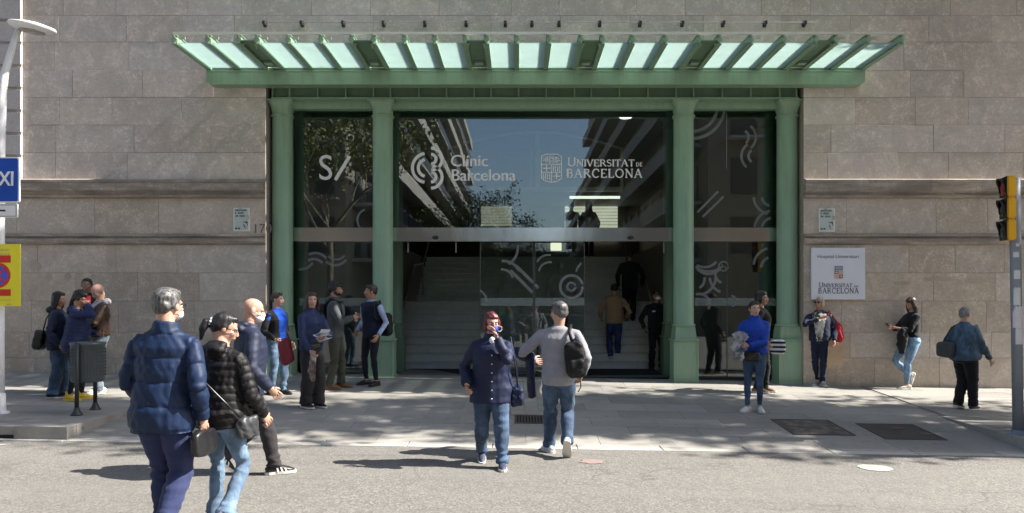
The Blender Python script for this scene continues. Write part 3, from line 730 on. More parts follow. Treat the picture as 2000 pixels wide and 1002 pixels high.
def gline(pts, par, w=6.0, y=-0.004, m=FROST, name='curve_motif', closed=False):
    mb = MB(); P_ = [Vector(((px_), (py_))) for px_, py_ in pts]; L = []; Rr = []
    for i, p in enumerate(P_):
        if closed: t_ = P_[(i+1) % len(P_)] - P_[i-1]
        else: t_ = P_[min(i+1, len(P_)-1)] - P_[max(i-1, 0)]
        t_.normalize(); n_ = Vector((-t_.y, t_.x))*w/2; L.append(p+n_); Rr.append(p-n_)
    n = len(P_); vv = [(gx(q.x), GY+y, gzz(q.y)) for q in L+Rr]
    mb.add(vv, [(i, (i+1) % n, (i+1) % n+n, i+n) for i in range(n if closed else n-1)]); return GP(mb, name, m, par)
def parc(cx, cy, r, a0, a1, n=14, ry=None):
    ry = ry or r; return [(cx+r*math.cos(R(a0+(a1-a0)*i/n)), cy+ry*math.sin(R(a0+(a1-a0)*i/n))) for i in range(n+1)]
# upper right fanlight motifs (pixel angles: 90 = down)
F3 = PO[2]
gline(parc(1350, 205, 52, 5, 88), F3); gline(parc(1350, 205, 66, 5, 90), F3)
gline(parc(1448, 268, 14, -60, 55), F3, 5); gline(parc(1448, 268, 28, -50, 50), F3, 5)
gline(parc(1476, 305, 28, 130, 235), F3, 5); gline(parc(1476, 305, 14, 125, 235), F3, 5)
gline([(1362, 415), (1402, 374)], F3, 4.5); gline([(1372, 424), (1413, 384)], F3, 4.5)
gline(parc(1506, 384, 34, 100, 178), F3, 5); gline(parc(1506, 384, 18, 100, 175), F3, 5)
gline(parc(1508, 446, 34, 182, 262), F3, 5); gline(parc(1508, 446, 20, 182, 262), F3, 5)
gline(parc(720, 430, 22, 100, 250), PO[0], 4)
# lower panes
gline(parc(616, 520, 26, -120, -35), SL, 5); gline(parc(613, 528, 22, -120, -40), SL, 5); gline(parc(588, 500, 26, 30, 100), SL, 5)
gline(parc(655, 492, 26, 35, 135), SL, 5); gline(parc(657, 487, 20, 35, 140), SL, 4)
gline(parc(975, 485, 36, -10, 60), D1, 5); gline(parc(985, 540, 30, -100, -20), D1, 5); gline(parc(980, 548, 22, -95, -15), D1, 4)
gline([(997, 528), (1040, 571)], D1, 6); gline([(1008, 519), (1041, 552)], D1, 6)
gline([(1045, 556), (1052, 563)], D2, 6)
gline(parc(925, 590, 26, -60, 0), D1, 4)
gline(parc(1070, 520, 22, 200, 285), D2, 4); gline(parc(1074, 534, 22, 190, 280), D2, 4)
gline(parc(1116, 560, 22, 0, 345, 28), D2, 5, closed=False); gline(parc(1116, 560, 8, 0, 345, 16), D2, 4)
gline(parc(1150, 535, 25, 190, 235), D2, 4)
gline(parc(1384, 505, 30, 40, 140), SR, 5); gline(parc(1376, 492, 30, 40, 120), SR, 5); gline(parc(1384, 490, 40, 50, 130), SR, 4)
gline(parc(1362, 540, 36, 5, 80), SR, 5); gline(parc(1356, 545, 20, -10, 60), SR, 5); gline(parc(1418, 540, 32, 110, 175), SR, 5); gline(parc(1415, 535, 18, 110, 190), SR, 5)
gline(parc(1366, 594, 20, -110, 30), SR, 5); gline(parc(1428, 588, 10, -90, 80), SR, 4)
gline(parc(1508, 520, 36, 185, 255), SR, 5); gline(parc(1508, 524, 22, 185, 250), SR, 5)
# wheelchair roundel
gline(parc(1413, 520, 9, 0, 345, 20), SR, 3); gline([(1410, 515), (1411, 521), (1416, 521), (1418, 525)], SR, 2)
# lettering on the fanlights
def GT_(txt, px, py, size, par, bold=0.006, sx=1.0, sh=0):
    for k_ in range(3 if bold > 0 else 1):
        q_ = text_mesh(txt, size, LETTER, 'lettering', glz, (gx(px)-glz.location.x+k_*bold*.7, -0.006-0.0012*k_, gzz(py)-glz.location.z), 0, 0.0, sx=sx, shear=sh)
    return q_
GT_('S', 621, 351, 0.685, PO[0], -0.002, 0.94)
gline([(655, 352), (683, 305)], PO[0], 6.5, -0.006, LETTER, 'lettering')
GT_('Clínic', 879, 325, 0.315, PO[1], 0.009, 1.0)
GT_('Barcelona', 880, 353, 0.315, PO[1], 0.009, 0.985)
for cx_, cy_, r_, a0, a1 in ((834, 328, 28.5, 100, 260), (834, 328, 17, 105, 255), (842, 311, 21.5, -90, 90), (842, 311, 9.5, -90, 90), (842, 346, 21.5, -85, 90), (842, 346, 9.5, -90, 90)):
    gline(parc(cx_, cy_, r_, a0, a1, 20), PO[1], 6.0, -0.006, LETTER, 'logo_arc')
crest(glz, gx(1077)-glz.location.x, gzz(329)-glz.location.z, 0.385, 0.54, -0.006, LETTER, lw=0.017)
o, w = serif('UNIVERSITAT', 0.165, LETTER, 'lettering', glz, (gx(1107)-glz.location.x, -0.006, gzz(325)-glz.location.z), small={0}, track=0.02); o.scale.x = gx(1240)-gx(1107); o.scale.x /= w
o, w = serif('de', 0.17, LETTER, 'lettering', glz, (gx(1242)-glz.location.x, -0.006, gzz(325)-glz.location.z), thick=0.2, thin=0.12); o.scale.x = (gx(1255)-gx(1242))/w
o, w = serif('BARCELONA', 0.165, LETTER, 'lettering', glz, (gx(1106)-glz.location.x, -0.006, gzz(347)-glz.location.z)); o.scale.x = (gx(1256)-gx(1106))/w

# ---------------- lobby: floor, mat, walls, ceiling, stairs
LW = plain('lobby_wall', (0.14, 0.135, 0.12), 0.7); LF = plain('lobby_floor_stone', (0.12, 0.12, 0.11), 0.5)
MARB = stone('stair_marble', (0.60, 0.61, 0.57), fleck=False, rand=0.05)
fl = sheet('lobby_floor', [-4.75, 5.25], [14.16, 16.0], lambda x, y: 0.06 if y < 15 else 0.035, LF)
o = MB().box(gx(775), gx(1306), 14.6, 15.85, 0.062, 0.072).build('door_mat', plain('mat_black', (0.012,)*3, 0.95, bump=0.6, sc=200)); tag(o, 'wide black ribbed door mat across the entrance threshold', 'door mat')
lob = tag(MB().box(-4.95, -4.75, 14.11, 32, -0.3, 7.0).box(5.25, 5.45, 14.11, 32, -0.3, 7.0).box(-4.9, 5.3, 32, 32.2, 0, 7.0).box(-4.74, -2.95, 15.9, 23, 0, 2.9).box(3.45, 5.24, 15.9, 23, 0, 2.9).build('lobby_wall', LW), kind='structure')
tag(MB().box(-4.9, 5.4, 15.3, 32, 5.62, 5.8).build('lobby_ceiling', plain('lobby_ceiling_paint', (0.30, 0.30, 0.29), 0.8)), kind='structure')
tag(MB().box(-4.7, 5.2, 22.7, 32, 2.6, 2.87).build('landing', LF), kind='structure')
st = empty('entrance_staircase', (0.25, 16.0, 0.035), 'wide grey marble staircase rising behind the glass doors', 'staircase')
sxh = 3.2
for k in range(17):
    z1 = 0.165*(k+1); y0 = 0.30*k + (1.1 if k > 8 else 0)
    dpt = 1.42 if k == 8 else 0.33
    hw = sxh if k < 9 else 2.95
    b = MB(); b.box(-hw, hw, y0, y0+dpt, z1-0.165, z1-0.031); b.build('riser', MARB, st)
    b = MB(); b.bbox(-hw, hw, y0-0.02, y0+dpt-0.01, z1-0.03, z1, 0.006); b.build('tread', MARB, st)
for sx_ in (-1, 1):
    hr = MB(); hr.tube([(sx_*2.85, 0.3, 1.0), (sx_*2.85, 2.6, 2.4), (sx_*2.8, 3.9, 2.5), (sx_*2.8, 6.2, 3.75)], 0.022, 8); hr.tube([(sx_*2.85, 0.3, 0.1), (sx_*2.85, 0.3, 1.0)], 0.018, 8, (0,1,0)); hr.tube([(sx_*2.8, 3.9, 1.5), (sx_*2.8, 3.9, 2.5)], 0.018, 8, (0,1,0))
    hr.build('handrail', plain('handrail', (0.35,0.34,0.32), 0.3, 0.8), st, True)
# cheek walls narrowing the foot of the flight, and the arched inner frame
tag(MB().box(-3.15, -2.9, 15.95, 17.6, 0.03, 1.62).box(3.4, 3.65, 15.95, 17.6, 0.03, 1.62).build('stair_cheek_wall', MARB), kind='structure')
arc_f = empty('arched_inner_window', (0, 17.6, 3.9), 'arched white lined inner window frame above the staircase', 'window frame')
ad = 17.6; ax = lambda px: X(px, ad); az_ = lambda py: Z(py, ad)-3.9
FR = plain('cream_frame', (0.50, 0.49, 0.45), 0.6)
pts = [(ax(875), 0, az_(292)), (ax(920), 0, az_(277)), (ax(965), 0, az_(266)), (ax(1005), 0, az_(260)), (ax(1048), 0, az_(258)), (ax(1090), 0, az_(260)), (ax(1130), 0, az_(267)), (ax(1170), 0, az_(277)), (ax(1215), 0, az_(291))]
MB().tube(pts, (0.03), 8, (0,1,0)).build('arch', FR, arc_f, True)
for a, y0, y1, w in ((876, 292, 372, .03), (1214, 291, 372, .03), (1037, 290, 366, .018), (1050, 258, 366, .05)):
    MB().box(ax(a)-w, ax(a)+w, -0.04, 0.04, az_(y1), az_(y0)).build('mullion', FR, arc_f)
MB().box(ax(875), ax(1215), -0.06, 0.06, az_(374), az_(366)).build('transom', FR, arc_f)
MB().box(ax(1112), ax(1210), -0.10, -0.065, az_(389), az_(384)).build('light_strip', emis('strip_light', (1, .95, .85), 0.8), arc_f)
# louvred lit windows at the back of the upper hall
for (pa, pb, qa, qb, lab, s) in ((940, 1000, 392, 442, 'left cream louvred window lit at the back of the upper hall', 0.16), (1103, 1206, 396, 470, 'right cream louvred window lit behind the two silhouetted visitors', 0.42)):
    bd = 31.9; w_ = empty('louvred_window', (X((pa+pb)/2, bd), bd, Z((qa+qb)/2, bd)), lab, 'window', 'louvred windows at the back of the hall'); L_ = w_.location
    em = emis('daylight_glow_blind_%d' % pa, (0.95, 0.86, 0.68), s)  # slats emit light themselves, standing in for daylight from the courtyard behind
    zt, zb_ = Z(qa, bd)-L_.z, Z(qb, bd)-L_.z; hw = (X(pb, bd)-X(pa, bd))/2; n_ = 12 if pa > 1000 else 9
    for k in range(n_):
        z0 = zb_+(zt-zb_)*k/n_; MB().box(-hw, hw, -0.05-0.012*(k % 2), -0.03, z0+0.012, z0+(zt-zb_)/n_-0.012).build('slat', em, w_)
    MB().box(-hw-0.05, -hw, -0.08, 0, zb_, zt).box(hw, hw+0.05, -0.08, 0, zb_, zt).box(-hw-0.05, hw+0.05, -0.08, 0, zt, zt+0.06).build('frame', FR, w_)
for (px_, py_, dd, lab) in ((1222, 227, 16.3, 'round lit ceiling lamp showing through the right of the large fanlight'),):
    o = MB().lathe([(0.02,-0.05),(0.13,-0.05),(0.15,-0.02),(0.15,0.0)], seg=24).build('ceiling_lamp', emis('lamp_glow', (1, 0.93, 0.75), 2.2)); o.location = (X(px_, dd), dd, 5.615); tag(o, lab, 'lamp')
o = MB().bbox(-0.14, 0.14, -0.04, 0.04, -0.10, 0.10, 0.01).build('wall_light', emis('warm_glow', (1, 0.9, 0.65), 0.6)); o.location = (X(1086,19), 19.0, Z(482,19)); tag(o, 'small warm square light hanging behind the sliding door', 'lamp')
# turnstile hoops behind the door
ts = empty('turnstile_barrier', (X(1046,15.6), 15.6, 0.05), 'small steel barrier with two curved hoops behind the sliding door', 'barrier')
for s_ in (-1, 1):
    MB().tube([(s_*0.05, 0, 0), (s_*0.05, 0, 1.02), (s_*0.09, 0, 1.13), (s_*0.2, 0, 1.19), (s_*0.32, 0, 1.16), (s_*0.38, 0, 1.05)], 0.014, 8, (0,1,0)).build('hoop', plain('barrier_steel', (0.6,)*3, 0.25, 0.8), ts, True)
    MB().bbox(s_*0.13-0.07, s_*0.13+0.07, -0.08, 0.2, 0, 0.86, 0.01).build('post', plain('barrier_body', (0.32, 0.32, 0.29), 0.5), ts)
# ================================================================== WALL PLATES
def pxbox(px0, px1, py0, py1, d): return X(px0, d), X(px1, d), Z(py1, d), Z(py0, d)
PLATE = plain('plate_white', (0.72, 0.74, 0.80), 0.35, var=0.03, bump=0)
x0, x1, z0, z1 = pxbox(1585, 1690, 484, 585, 13.44)
pl = empty('hospital_plate', (x0, 13.455, z0), 'large square white plate reading Hospital Universitari Universitat de Barcelona', 'sign')
MB().bbox(0, x1-x0, -0.015, 0.03, 0, z1-z0, 0.004).build('panel', PLATE, pl)
s_ = FPX/13.44; INK = plain('plate_ink', (0.10, 0.10, 0.13), 0.6, bump=0)
o = text_mesh('Hospital Universitari', 0.088, INK, 'lettering', pl, ((1596-1585)/s_, -0.018, (585-504)/s_), -0.0005, 0.001); o.scale.x = (80/s_)/max(0.01, o.dimensions.x)
o, w = serif('UNIVERSITAT', 0.085, INK, 'lettering', pl, ((1599-1585)/s_, -0.018, (585-561)/s_), small={0}, track=0.02); o.scale.x = (66/s_)/w
o, w = serif('de', 0.07, INK, 'lettering', pl, ((1668-1585)/s_, -0.018, (585-561)/s_), thick=0.2); o.scale.x = (9/s_)/w
o, w = serif('BARCELONA', 0.098, INK, 'lettering', pl, ((1598-1585)/s_, -0.018, (585-573)/s_)); o.scale.x = (80/s_)/w
cxp, czp = (1638-1585)/s_, (585-532)/s_
RED = plain('crest_red', (0.45, 0.10, 0.07), 0.5, bump=0); GOLD = plain('crest_gold', (0.55, 0.36, 0.12), 0.5, bump=0); BLU = plain('crest_blue', (0.10, 0.13, 0.24), 0.5, bump=0)
b = MB(); b.box(cxp-0.075, cxp+0.075, -0.0175, -0.0158, czp+0.04, czp+0.115); b.build('crest_field', BLU, pl)
b = MB(); b.box(cxp-0.08, cxp, -0.0175, -0.0158, czp-0.03, czp+0.038).box(cxp+0.002, cxp+0.08, -0.0175, -0.0158, czp-0.11, czp-0.032); b.build('crest_field', RED, pl)
b = MB(); b.box(cxp+0.002, cxp+0.08, -0.0175, -0.0158, czp-0.03, czp+0.038).box(cxp-0.08, cxp, -0.0175, -0.0158, czp-0.11, czp-0.032); b.build('crest_field', GOLD, pl)
crest(pl, cxp, czp, 0.17, 0.25, -0.019, PLATE, lw=0.006)
PAPER = plain('poster_paper', (0.50, 0.56, 0.52), 0.7, var=0.12); PINKK = plain('poster_ink', (0.05, 0.08, 0.07), 0.8, bump=0); PWH = plain('poster_edge', (0.70, 0.70, 0.66), 0.7)
def poster(px0, py0, lab, seed, w=32, h=46):
    r_ = random.Random(seed); s = FPX/13.49; t = empty('wall_poster', (X(px0, 13.49), 13.49, Z(py0+h, 13.49)), lab, 'poster', 'notices pasted on the stone')
    W_, H_ = w/s, h/s
    MB().box(0, W_, -0.004, 0.006, 0, H_).build('paper', PWH, t)
    b = MB(); b.box(0.02, W_-0.03, -0.0055, -0.0042, 0.03, H_-0.03); b.build('printed_field', PAPER, t)
    b = MB()
    for row, (n_, z_) in enumerate(((8, 0.86), (6, 0.74), (7, 0.61))):
        for k in range(n_):
            if (row == 2 and k == 2) or (row == 1 and k == 1): continue
            x_ = 0.035+k*0.026; zz_ = H_*z_
            b.box(x_, x_+0.008, -0.007, -0.0057, zz_, zz_+0.035); b.box(x_+0.013, x_+0.020, -0.007, -0.0057, zz_+0.003, zz_+0.035)
            if r_.random() > 0.4: b.box(x_+0.008, x_+0.013, -0.007, -0.0057, zz_+r_.choice((0.0, 0.013, 0.027)), zz_+0.008+r_.choice((0.0, 0.013, 0.027)))
    for k in range(2): b.box(0.035+k*0.05, 0.07+k*0.05, -0.007, -0.0057, 0.04, 0.07)
    b.build('print', PINKK, t)
    b = MB(); b.add([(W_*0.55, -0.0065, H_*0.40), (W_*0.86, -0.0065, H_*0.43), (W_*0.88, -0.0065, H_*0.2), (W_*0.80, -0.0065, H_*0.36)], [(0,1,2,3)])
    b.add([(W_*0.6, -0.0068, H_*0.30), (W_*0.66, -0.0068, H_*0.30), (W_*0.76, -0.0068, H_*0.12), (W_*0.68, -0.0068, H_*0.16)], [(0,1,2,3)]); b.build('drawing', PINKK, t, fix=False)
    b = MB(); b.add([(W_*0.30, -0.0075, H_*1.0), (W_*0.52, -0.0075, H_*1.0), (W_*0.42, -0.0075, H_*0.90)], [(0,1,2)]); b.add([(W_*0.80, -0.0075, H_*0.7), (W_*0.99, -0.0075, H_*0.68), (W_*0.97, -0.0075, H_*0.52), (W_*0.82, -0.0075, H_*0.5)], [(0,1,2,3)]); tag(b.build('torn_patch', STONE_LOW, t, fix=False), kind='stuff')
    return t
poster(456, 406, 'torn pale green notice pasted on the stone left of the portal', 1); poster(1599, 407, 'torn pale green notice pasted above the white hospital plate', 2)

# ================================================================== STREET LAMP, TAXI SIGNS
ld = 9.62; lx = X(-2, ld); lz = gz(lx, ld)
lamp = empty('street_lamp', (lx, ld, lz), 'tall white street lamp with leaning neck and round disc head at the left edge', 'street lamp')
s_ = FPX/ld; lp = lambda px, py: (X(px, ld)-lx, 0, Z(py, ld)-lz)
pts = [(0,0,0), lp(-2,650), lp(-1,440), lp(0,300), lp(4,190), lp(9,144), lp(27,84), lp(40,48)]
MB().tube(pts, [0.065, 0.063, 0.06, 0.058, 0.052, 0.046, 0.040, 0.034], 20, (0,1,0)).build('pole', WHITE, lamp, True)
MB().lathe([(0.12,0),(0.12,0.02),(0.08,0.03),(0.075,0.25),(0.066,0.26)], seg=20).build('base', WHITE, lamp)
hd = MB(); hd.lathe([(0.02,-0.06),(0.19,-0.05),(0.255,-0.025),(0.275,0.0),(0.265,0.018),(0.16,0.045),(0.0,0.055)], seg=36)
M_ = Matrix.Translation(Vector(lp(63,53))) @ Euler((R(4), R(7), 0)).to_matrix().to_4x4(); hd.v = [tuple(M_ @ Vector(v)) for v in hd.v]; h_ = hd.build('lamp_head', WHITE, lamp, True)
q = MB(); q.lathe([(0.0,-0.078),(0.10,-0.075),(0.15,-0.064),(0.15,-0.056)], seg=28); q.v = [tuple(M_ @ Vector(v)) for v in q.v]; q.build('diffuser', plain('lamp_diffuser', (0.35,0.34,0.30), 0.3), h_, True)

def signboard(name, lab, cat, px0, px1, py0, py1, d, r=0.03):
    t = empty(name, (X((px0+px1)/2, d), d, Z((py0+py1)/2, d)), lab, cat); return t, (X(px1,d)-X(px0,d))/2, (Z(py0,d)-Z(py1,d))/2
def rrect(hw, hh, r, n=4):
    out = []
    for cx, cz, a0 in ((hw-r, hh-r, 0), (-hw+r, hh-r, 90), (-hw+r, -hh+r, 180), (hw-r, -hh+r, 270)):
        out += [(cx+r*math.cos(R(a0+90*i/n)), cz+r*math.sin(R(a0+90*i/n))) for i in range(n+1)]
    return out
sdp = 9.52
t, hw, hh = signboard('taxi_sign', 'square blue taxi sign with white letters on the lamp post', 'sign', -50, 39, 307, 396, sdp)
MB().prism(rrect(hw, hh, 0.03), -0.012, 0.012).build('board', WHITE, t)
MB().prism(rrect(hw-0.017, hh-0.017, 0.022), -0.0150, -0.0125).build('face', plain('taxi_blue', (0.012, 0.075, 0.42), 0.35, var=0.05, bump=0), t)
o = text_mesh('TAXI', 0.25, WHITE, 'lettering', t, (0.0, -0.017, -0.07), 0.006, 0.0008, 'CENTER'); o.scale.x = (0.45)/o.dimensions.x; o.location.x = -0.0
MB().box(-0.04, 0.04, 0.013, 0.035, -0.05, 0.05).build('clamp', GREYMET, t)
t, hw, hh = signboard('small_arrow_plate', 'small white plate with a black bar under the taxi sign', 'sign', -46, 35, 398, 425, sdp)
MB().prism(rrect(hw, hh, 0.015), -0.012, 0.012).build('board', WHITE, t)
mb = MB(); mb.box(-hw+0.012, hw-0.012, -0.0135, -0.0125, hh-0.02, hh-0.014).box(-hw+0.012, hw-0.012, -0.0135, -0.0125, -hh+0.014, -hh+0.02).box(hw-0.018, hw-0.012, -0.0135, -0.0125, -hh+0.02, hh-0.02).box(-hw+0.012, -hw+0.018, -0.0135, -0.0125, -hh+0.02, hh-0.02)
mb.build('border', BLACK, t); mb = MB(); mb.box(-0.11, 0.115, -0.0135, -0.0125, -0.011, 0.011); mb.build('bar', BLACK, t)
t, hw, hh = signboard('yellow_notice_board', 'yellow temporary no stopping notice with red bars on the lamp post', 'sign', -50, 40, 477, 598, sdp)
YEL = plain('notice_yellow', (0.80, 0.72, 0.03), 0.5, var=0.05, bump=0); REDP = plain('notice_red', (0.62, 0.03, 0.015), 0.5, bump=0); BLP = plain('notice_blue', (0.08, 0.10, 0.55), 0.5, bump=0); TAN = plain('notice_grey_print', (0.55, 0.50, 0.12), 0.6, bump=0)
MB().box(-hw, hw, -0.008, 0.008, -hh, hh).build('board', YEL, t)
yy = lambda py: Z(py, sdp)-t.location.z; xx = lambda px: X(px, sdp)-t.location.x
o = MB().box(xx(-34), xx(22), -0.0105, -0.0085, yy(513), yy(499)).build('red_bar', REDP, t)
MB().box(xx(-34), xx(22), -0.0105, -0.0085, yy(578), yy(565)).build('red_bar', REDP, t)
def disc(name, cx, cz, r0, r1, y, m, n=32):
    b = MB()
    if r0 == 0: b.add([(cx+r1*math.cos(2*math.pi*k/n), y, cz+r1*math.sin(2*math.pi*k/n)) for k in range(n)], [tuple(range(n))])
    else: b.add([(cx+r_*math.cos(2*math.pi*k/n), y, cz+r_*math.sin(2*math.pi*k/n)) for r_ in (r0, r1) for k in range(n)], [(k, (k+1) % n, (k+1) % n+n, k+n) for k in range(n)])
    return b.build(name, m, t, fix=False)
cx_, cz_ = xx(-3), yy(538); disc('prohibition_disc', cx_, cz_, 0, 0.150, -0.0095, BLP); disc('prohibition_ring', cx_, cz_, 0.128, 0.162, -0.0105, REDP)
for a in (45, 135):
    b = MB(); d_ = Vector((math.cos(R(a)), math.sin(R(a)))); n_ = Vector((-d_.y, d_.x))*0.012
    b.add([(cx_+p.x, -0.0108-0.0003*(a > 90), cz_+p.y) for p in (d_*0.13+n_, d_*0.13-n_, -d_*0.13-n_, -d_*0.13+n_)], [(0,1,2,3)]); b.build('prohibition_bar', REDP, t, fix=False)
b = MB()
for (ya, k0, k1, hgt) in ((486, -34, 20, 5), (494, -34, 20, 5), (585, -30, 22, 2), (593, 14, 22, 3), (593, -40, -33, 3)):
    x_ = k0
    while x_ < k1: w_ = rnd.uniform(2, 4); b.box(xx(x_), xx(min(k1, x_+w_)), -0.0098, -0.0085, yy(ya+hgt), yy(ya)); x_ += w_+1
tag(b.build('small_print', TAN, t), kind='stuff')

# ---------------- traffic light
td = 9.3; tx = X(1989, td); tz = gz(tx, td, True)
tl_ = empty('traffic_light', (tx, td, tz), 'yellow and black three lens traffic light on a sticker covered grey pole', 'traffic light')
tpz = Z(472, td)-tz; topx = X(1983, td)-tx
MB().tube([(0,0,0), (topx, 0, tpz), (topx*1.1, 0, tpz+0.8)], 0.063, 24, (0,1,0)).build('pole', GREYMET, tl_, True)
MB().lathe([(0.13,0),(0.13,0.015),(0.085,0.02),(0.08,0.06)], seg=20).build('base_plate', GREYMET, tl_)
YT = plain('signal_yellow', (0.78, 0.42, 0.012), 0.4, var=0.05); BT = plain('signal_black', (0.012, 0.012, 0.013), 0.45)
hr_ = Matrix.Translation(Vector((topx-0.10, -0.02, tpz))) @ Matrix.Diagonal((0.85, 0.85, 1, 1)) @ Matrix.Rotation(R(-104), 4, 'Z')
def TLP(mb, name, m, par=tl_, smooth=False): mb.v = [tuple(hr_ @ Vector(v)) for v in mb.v]; return mb.build(name, m, par, smooth)
for k in range(3):
    z0 = 0.01+k*0.27
    hb_ = TLP(MB().bbox(-0.14, 0.14, -0.06, 0.06, z0, z0+0.262, 0.02), 'housing', YT)
    TLP(MB().bbox(-0.13, 0.13, -0.075, -0.058, z0+0.004, z0+0.258, 0.006), 'front_plate', BT, hb_)
    b = MB(); n_ = 20
    vv = []; 
    for rr_, yv in ((0.112, -0.074), (0.112, -0.20), (0.106, -0.20), (0.106, -0.074)):
        for i in range(n_+1):
            a = R(-35+250*i/n_); yy_ = yv if yv > -0.1 else yv+0.045+0.06*(1-max(0, math.sin(a)))
            vv.append((rr_*math.cos(a), yy_, z0+0.131+rr_*math.sin(a)))
    m_ = n_+1; b.add(vv, [(j*m_+i, j*m_+i+1, ((j+1) % 4)*m_+i+1, ((j+1) % 4)*m_+i) for j in range(4) for i in range(n_)])
    TLP(b, 'visor', BT, hb_, True)
    b = MB(); lv, lf = ell((0, -0.072, z0+0.131), (0.1, 0.018, 0.1), None, 20, 8); b.add(lv, lf)
    TLP(b, 'lens', plain('red_lens', (0.35, 0.012, 0.015), 0.2) if k == 2 else plain('dark_lens', (0.02, 0.018, 0.015), 0.2), hb_, True)
STK = plain('sticker_white', (0.62, 0.62, 0.62), 0.6)
for i, (px_, py0, py1, hw_) in enumerate(((1979, 493, 503, 0.03), (1981, 476, 482, 0.02), (1981, 528, 545, 0.035), (1981, 562, 596, 0.035), (1984, 598, 640, 0.06), (1986, 640, 672, 0.05), (1983, 612, 618, 0.07))):
    b = MB(); n_ = 8; z0, z1 = Z(py1, td)-tz, Z(py0, td)-tz; fr_ = (z0/tpz); ctr = topx*fr_; off = X(px_, td)-tx-ctr
    rr_ = 0.0645+0.0004*i; a0 = math.asin(max(-0.95, min(0.95, (off-hw_)/0.07))); a1 = math.asin(max(-0.95, min(0.95, (off+hw_)/0.07)))
    vv = [(ctr+rr_*math.sin(a0+(a1-a0)*k/n_), -rr_*math.cos(a0+(a1-a0)*k/n_), z+0.012*math.sin(k*2.1+i)*(z == z1)) for z in (z0, z1) for k in range(n_+1)]
    b.add(vv, [(k, k+1, k+n_+2, k+n_+1) for k in range(n_)]); b.build('sticker', STK, tl_, fix=False)

# ---------------- litter bin
bd = 9.83; bx_ = X(172, bd); bz = gz(bx_, bd)
bn = empty('litter_bin', (bx_, bd, bz), 'dark grey round litter bin hung between two posts on the raised corner', 'litter bin')
BM = plain('bin_metal', (0.12, 0.135, 0.14), 0.42, 0.4)
z0, z1 = 0.445-bz, 0.965-bz
n_ = 40; b = MB(); b.lathe([(0.18, z0), (0.19, z0), (0.205, z0+0.02), (0.205, z1-0.03), (0.215, z1-0.025), (0.215, z1), (0.195, z1), (0.193, z1-0.03), (0.193, z0+0.03), (0.0, z0+0.03)], seg=n_, cap=False); b.build('drum', BM, bn, True)
b = MB()
for k in range(36):
    a = 2*math.pi*k/36
    for zz_ in frange(z0+0.08, z1-0.10, 0.045): b.box(0.2065*math.cos(a)-0.004, 0.2065*math.cos(a)+0.004, 0.2065*math.sin(a)-0.004, 0.2065*math.sin(a)+0.004, zz_, zz_+0.025)
tag(b.build('perforations', plain('bin_holes',(0.085,0.095,0.10),0.6), bn), kind='stuff')
MB().lathe([(0.09, z1-0.01), (0.15, z1-0.02), (0.19, z1-0.005)], seg=28, cap=False).build('rim', BM, bn, True)
for s_, px_, py_ in ((-1, 150, 810), (1, 186, 800)):
    dd = bd+s_*0.25; xo = X(px_, dd)-bx_; gzv = gz(bx_, dd)-bz
    pz = MB(); pz.tube([(xo, s_*0.25, gzv), (xo, s_*0.25, z1+0.01)], 0.026, 12, (0,1,0)); pz.build('post', DARKMET, bn, True)
    MB().lathe([(0.075, 0), (0.07, 0.012), (0.045, 0.05), (0.028, 0.10)], (xo, s_*0.25, gzv), 16).build('post_foot', DARKMET, bn, True)
    MB().tube([(xo, s_*0.25, z1-0.12), (xo*0.4, s_*0.20, z1-0.12)], 0.014, 8, (0,0,1)).build('bracket', DARKMET, bn)
    MB().tube([(xo, s_*0.25, z0+0.06), (xo*0.4, s_*0.20, z0+0.06)], 0.014, 8, (0,0,1)).build('bracket', DARKMET, bn)

# ---------------- unseen column added outside the right edge to cast the corner's rounded shadow
ac = empty('shadow_caster', (7.45, 9.1, gz(7.45, 9.1)), 'unseen round dark green column added to cast a shadow by the traffic light', 'shadow caster')
MB().lathe([(0.62,0),(0.62,0.25),(0.55,0.28),(0.55,2.7),(0.66,2.74),(0.66,2.9),(0.5,3.05),(0.0,3.2)], seg=36).build('drum', plain('caster_green', (0.03,0.07,0.05), 0.5), ac, True)
MB().lathe([(0.557,0.4),(0.557,2.6)], seg=36, cap=False).build('caster_ring', plain('caster_pale', (0.5,0.48,0.42), 0.6, var=0.3, sc=6), ac, True)

